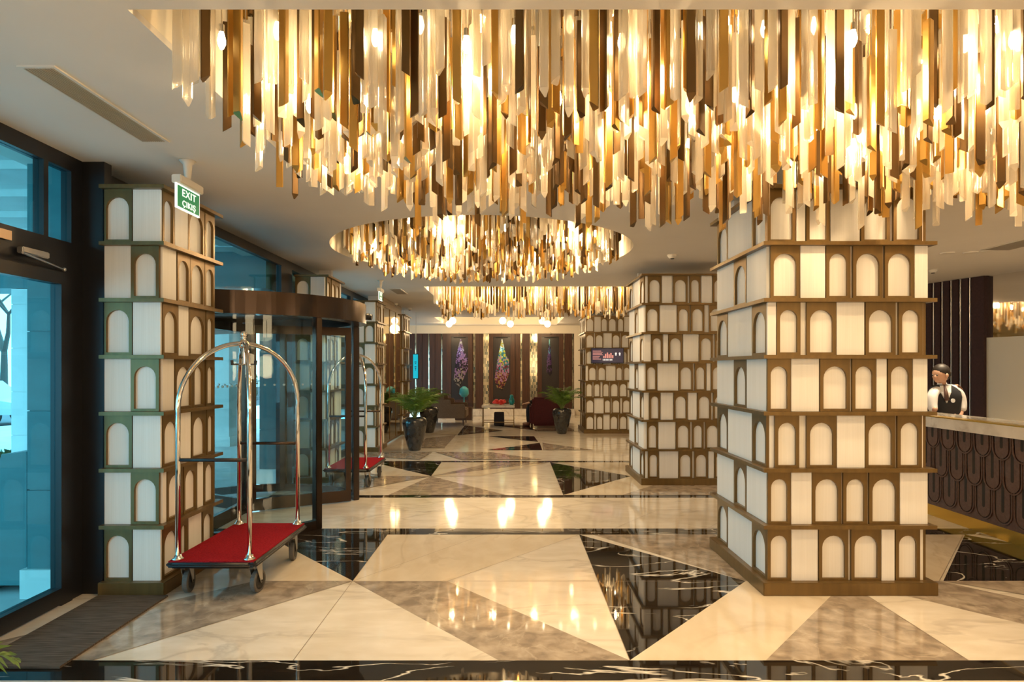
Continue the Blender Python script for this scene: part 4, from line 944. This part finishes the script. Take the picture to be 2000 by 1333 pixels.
# ------------------------------------------------------------------ palms
def palm_bm(seed, nf, Lf, rise, droop=1.0, lw=.0125, dirs=None):
    rnd = random.Random(seed); b = NB(); stems = NB()
    for f in range(nf):
        a = dirs[f] if dirs else 2*PI*f/nf*2.4+rnd.uniform(-.3, .3); L_ = Lf*rnd.uniform(.75, 1.1); el = rnd.uniform(.95, 1.52) if not dirs else .7
        p = Vector((0, 0, 0)); pts = []; n_ = 14
        for i in range(n_+1):
            s = i/n_; e = el - droop*1.5*s*s
            pts.append(p.copy()); p = p + Vector((math.cos(a)*math.cos(e), math.sin(a)*math.cos(e), math.sin(e)+ (rise if i < 3 else 0)))*L_/n_
        tube(stems, pts, [.006*(1-.8*i/n_) for i in range(n_+1)], 5, cap=False)
        side = Vector((-math.sin(a), math.cos(a), 0))
        for i in range(3, n_+1):
            for h in (0, .5):
                if i == n_ and h: continue
                q_ = pts[i]*(1-h)+pts[min(i+1, n_)]*h; fw = (pts[min(i+1, n_)]-pts[i-1]).normalized(); s = i/n_
                ll = L_*(.36*math.sin(PI*min(1, .25+s*.72)))
                for sg in (-1, 1):
                    dv = (fw*.75+side*sg*.8+Vector((0, 0, rnd.uniform(-.25, .15)))).normalized()
                    m_ = q_+dv*ll*.5+Vector((0, 0, .02*ll)); tp = q_+dv*ll+Vector((0, 0, -.22*ll)); wv = fw*lw*.5
                    vs = [b.verts.new(x) for x in (q_-wv*.5, q_+wv*.5, m_+wv, tp, m_-wv)]
                    b.faces.new(vs)
    return b, stems
def palm(x, y, label, seed, H=.62, R=.235, nf=26, Lf=.86):
    t = thing('potted_palm', label, 'potted plant', (x, y, 0), 0, 'palms in tall black pots')
    k = H/.62
    prof = [(.105, 0), (.115, .01*k), (.15, .12*k), (.195, .30*k), (.225, .46*k), (.235, .53*k), (.225, .585*k), (.195, .61*k), (.185, .62*k), (.17, .615*k), (.18, .58*k), (.17, .55*k)]
    b = NB(); lathe(b, [(r*R/.235, z) for r, z in prof], 32); obj('pot', b, M_pot, t, smooth=True)
    b = NB(); lathe(b, [(.18*R/.235, .565*k), (0, .575*k)], 24); obj('soil', b, M_soil, t)
    f, s = palm_bm(seed, nf, Lf, .15); fo = obj('fronds', f, M_leaf, t, loc=(0, 0, .56*k)); fo['kind'] = 'stuff'
    obj('stems', s, M_stem, t, loc=(0, 0, .56*k))
palm(-1.84, 12.0, 'potted palm in tall black pot, nearest the camera on the left of the hall', 1, Lf=.76)
palm(-2.0, 15.3, 'potted palm half hidden behind the nearer left palm, beside the grey sofa', 2, Lf=.62)
palm(1.18, 15.05, 'potted palm in tall black pot beside the pillar with the screen', 3, .60, .23, Lf=.70)
# near palm just out of frame; one frond reaches in
t = thing('potted_palm', 'palm whose frond tip reaches in by the entrance mat, mostly out of view', 'potted plant', (-2.40, 2.12, 0), 0, 'palms in tall black pots')
b = NB(); lathe(b, [(.10, 0), (.15, .08), (.20, .20), (.22, .28), (.19, .31), (.17, .30), (.17, .22)], 32); obj('pot', b, M_pot, t, smooth=True)
f, s = palm_bm(8, 5, .80, .1, 1.0, .022, dirs=[.62, 2.2, 2.9, -1.2, -2.6]); fo = obj('fronds', f, M_leaf, t, loc=(0, 0, .25)); fo['kind'] = 'stuff'; obj('stems', s, M_stem, t, loc=(0, 0, .25))

# ------------------------------------------------------------------ lounge furniture
def fabric(name, c, m=1.35): return noise_col(mat(name, c, .85), [(.3, c), (.7, tuple(min(1, k*m) for k in c))], nscale=40, bump=.3)
F_brown = fabric('taupe_velvet', (.13, .085, .055)); F_red = fabric('maroon_velvet', (.055, .006, .010)); F_legs = mat('dark_wood_leg', (.06, .025, .012), .4)
t = thing('lounge_sofa', 'taupe stepped-back sofa on slim wooden legs behind the left palms', 'sofa', (-1.72, 17.6, 0))
obj('seat', box(-.42, .48, -.52, .52, .20, .46, .03), F_brown, t)
obj('backrest', box(-.46, -.24, -.62, .62, .22, .84, .04), F_brown, t)
for y_ in (-.63, .51):
    b = extr([[(-.40, .21), (.46, .21), (.46, .50), (-.40, .50)], [(-.40, .50), (.46, .50), (.44, .58), (-.40, .58)], [(-.40, .58), (.08, .58), (.06, .70), (-.40, .70)], [(-.40, .70), (-.10, .70), (-.12, .82), (-.40, .82)]], .12)
    bmesh.ops.bevel(b, geom=[e for e in b.edges if e.is_manifold and e.calc_face_angle() > .5], offset=.012, segments=2, affect='EDGES')
    obj('armrest', b, F_brown, t, loc=(0, y_+.12, 0))
for x_ in (-.40, .40):
    for y_ in (-.5, .5): b = NB(); tube(b, [(x_, y_, .21), (x_*1.03, y_*1.03, 0)], [.022, .013], 8); obj('leg', b, F_legs, t)
t = thing('armchair', 'dark maroon armchair seen from behind beside the right palm', 'armchair', (.86, 16.9, 0))
obj('seat', box(-.36, .30, -.32, .45, .12, .44, .04), F_red, t); obj('backrest', box(-.34, .34, -.46, -.30, .06, .80, .045), F_red, t)
for x_ in (-.40, .30): obj('armrest', box(x_, x_+.11, -.40, .45, .08, .60, .04), F_red, t)
for x_ in (-.33, .33):
    for y_ in (-.38, .38): obj('leg', box(x_-.02, x_+.02, y_-.02, y_+.02, 0, .13), F_legs, t)
# seated person, mostly hidden
t = thing('person', 'seated person in dark trousers and tan shoes, mostly hidden by the maroon armchair', 'person', (.62, 16.95, 0))
skinM = bpy.data.materials['skin']; trou = mat('navy_trousers', (.012, .012, .02), .8); shoeM = mat('tan_shoe', (.16, .05, .02), .4)
V = [(.15, .05, .52), (.17, .03, .70), (.20, 0, .92), (.22, 0, 1.02), (.22, 0, 1.10)]
V = [(.16, .05, .54), (.16, .02, .66), (.16, 0, .74), (-.02, .02, .68), (-.20, -.02, .62), (-.28, -.04, .61)]
skin('body', skinM, V, [(0, 1), (1, 2), (2, 3), (3, 4), (4, 5)], [.10, .10, .05, .04, .028, .022], t)
V = [(.16, .10, .52), (-.18, -.02, .56), (-.19, -.02, .30), (-.18, -.02, .10), (-.16, .22, .54), (-.17, .26, .28), (-.16, .26, .10)]
skin('trousers', trou, V, [(0, 1), (1, 2), (2, 3), (0, 4), (4, 5), (5, 6)], [.10, .075, .06, .05, .075, .06, .05], t)
skin('jumper', fabric('black_jumper', (.015, .014, .016)), [(.16, .05, .54), (.16, .03, .68), (.14, .0, .73), (-.02, .02, .69), (-.17, -.01, .635)], [(0, 1), (1, 2), (2, 3), (3, 4)], [.13, .13, .07, .05, .04], t)
for y_ in (-.02, .26):
    b = NB(); ball(b, (-.23, y_, .05), .05, 14, (2.1, .85, .85)); ball(b, (-.17, y_, .085), .045, 12, (1, .9, 1.2)); obj('shoe', b, shoeM, t, smooth=True)
b = NB(); [tube(b, [(-.28, -.04+k*.014, .61), (-.33, -.045+k*.016, .60), (-.355, -.045+k*.016, .585)], [.010, .009, .007], 6) for k in range(-2, 3)]; obj('fingers', b, skinM, t, smooth=True)
# coffee table
M_blackpouf = fabric('black_basket', (.01, .008, .014))
t = thing('coffee_table', 'low square marble table on thin metal frame in the lounge', 'table', (-.37, 17.3, 0))
obj('tabletop', box(-.44, .44, -.35, .35, .50, .56, .004), M_countermarble, t)
b = NB()
for x_ in (-.42, .42):
    for y_ in (-.33, .33): bx(b, x_-.01, x_+.01, y_-.01, y_+.01, 0, .50)
obj('leg_frame', b, M_bronze, t)
b = NB(); bx(b, -.42, .42, -.34, -.32, .10, .12); bx(b, -.42, .42, .32, .34, .10, .12); bx(b, -.42, -.40, -.34, .34, .0, .02); bx(b, .40, .42, -.34, .34, 0, .02); obj('stretcher', b, M_bronze, t)
b = NB(); lathe(b, [(.17, 0), (.20, .02), (.19, .34), (.17, .36), (0, .365)], 4); o = obj('black_stool', b, M_blackpouf, loc=(-.35, 17.28, .0)); o.rotation_euler = (0, 0, PI/4); tag(o, 'small black square stool under the lounge table', 'stool')
b = NB(); lathe(b, [(0.0, 0), (.05, 0), (.085, .08), (.07, .15), (.045, .2), (.055, .24), (.03, .27), (0, .275)], 20); o = obj('turquoise_jar', b, mat('turquoise_glass', (.02, .30, .34), .12), loc=(-.01, 17.3, .561), smooth=True); tag(o, 'turquoise lidded jar on the lounge table', 'jar')
rnd = random.Random(5); b = NB()
for i in range(26): ball(b, (rnd.uniform(-.14, .14), rnd.uniform(-.08, .08), rnd.uniform(.04, .12)*(1)), rnd.uniform(.035, .05), 8, (1.2, 1, .8))
o = obj('red_flowers', b, mat('red_petals', (.75, .05, .04), .5, emit=(.6, .03, .02), es=0), loc=(-.34, 17.2, .565), smooth=True); tag(o, 'cluster of red flowers on the lounge table', 'flowers')
# teal lamp on sofa side
b = NB(); lathe(b, [(.04, .0), (.05, .02), (.02, .05), (.02, .30), (.09, .32), (.15, .40), (.13, .55), (.05, .62), (0, .63)], 20)
o = obj('turquoise_lamp', b, mat('turquoise_shade', (.05, .35, .42), .3), loc=(-1.45, 19.2, .38), smooth=True); tag(o, 'rounded turquoise lamp behind the taupe sofa', 'lamp')
o = obj('side_table', box(-1.70, -1.20, 18.95, 19.45, 0.0, .38, .01), F_legs); tag(o, 'dark low side table behind the taupe sofa', 'table')
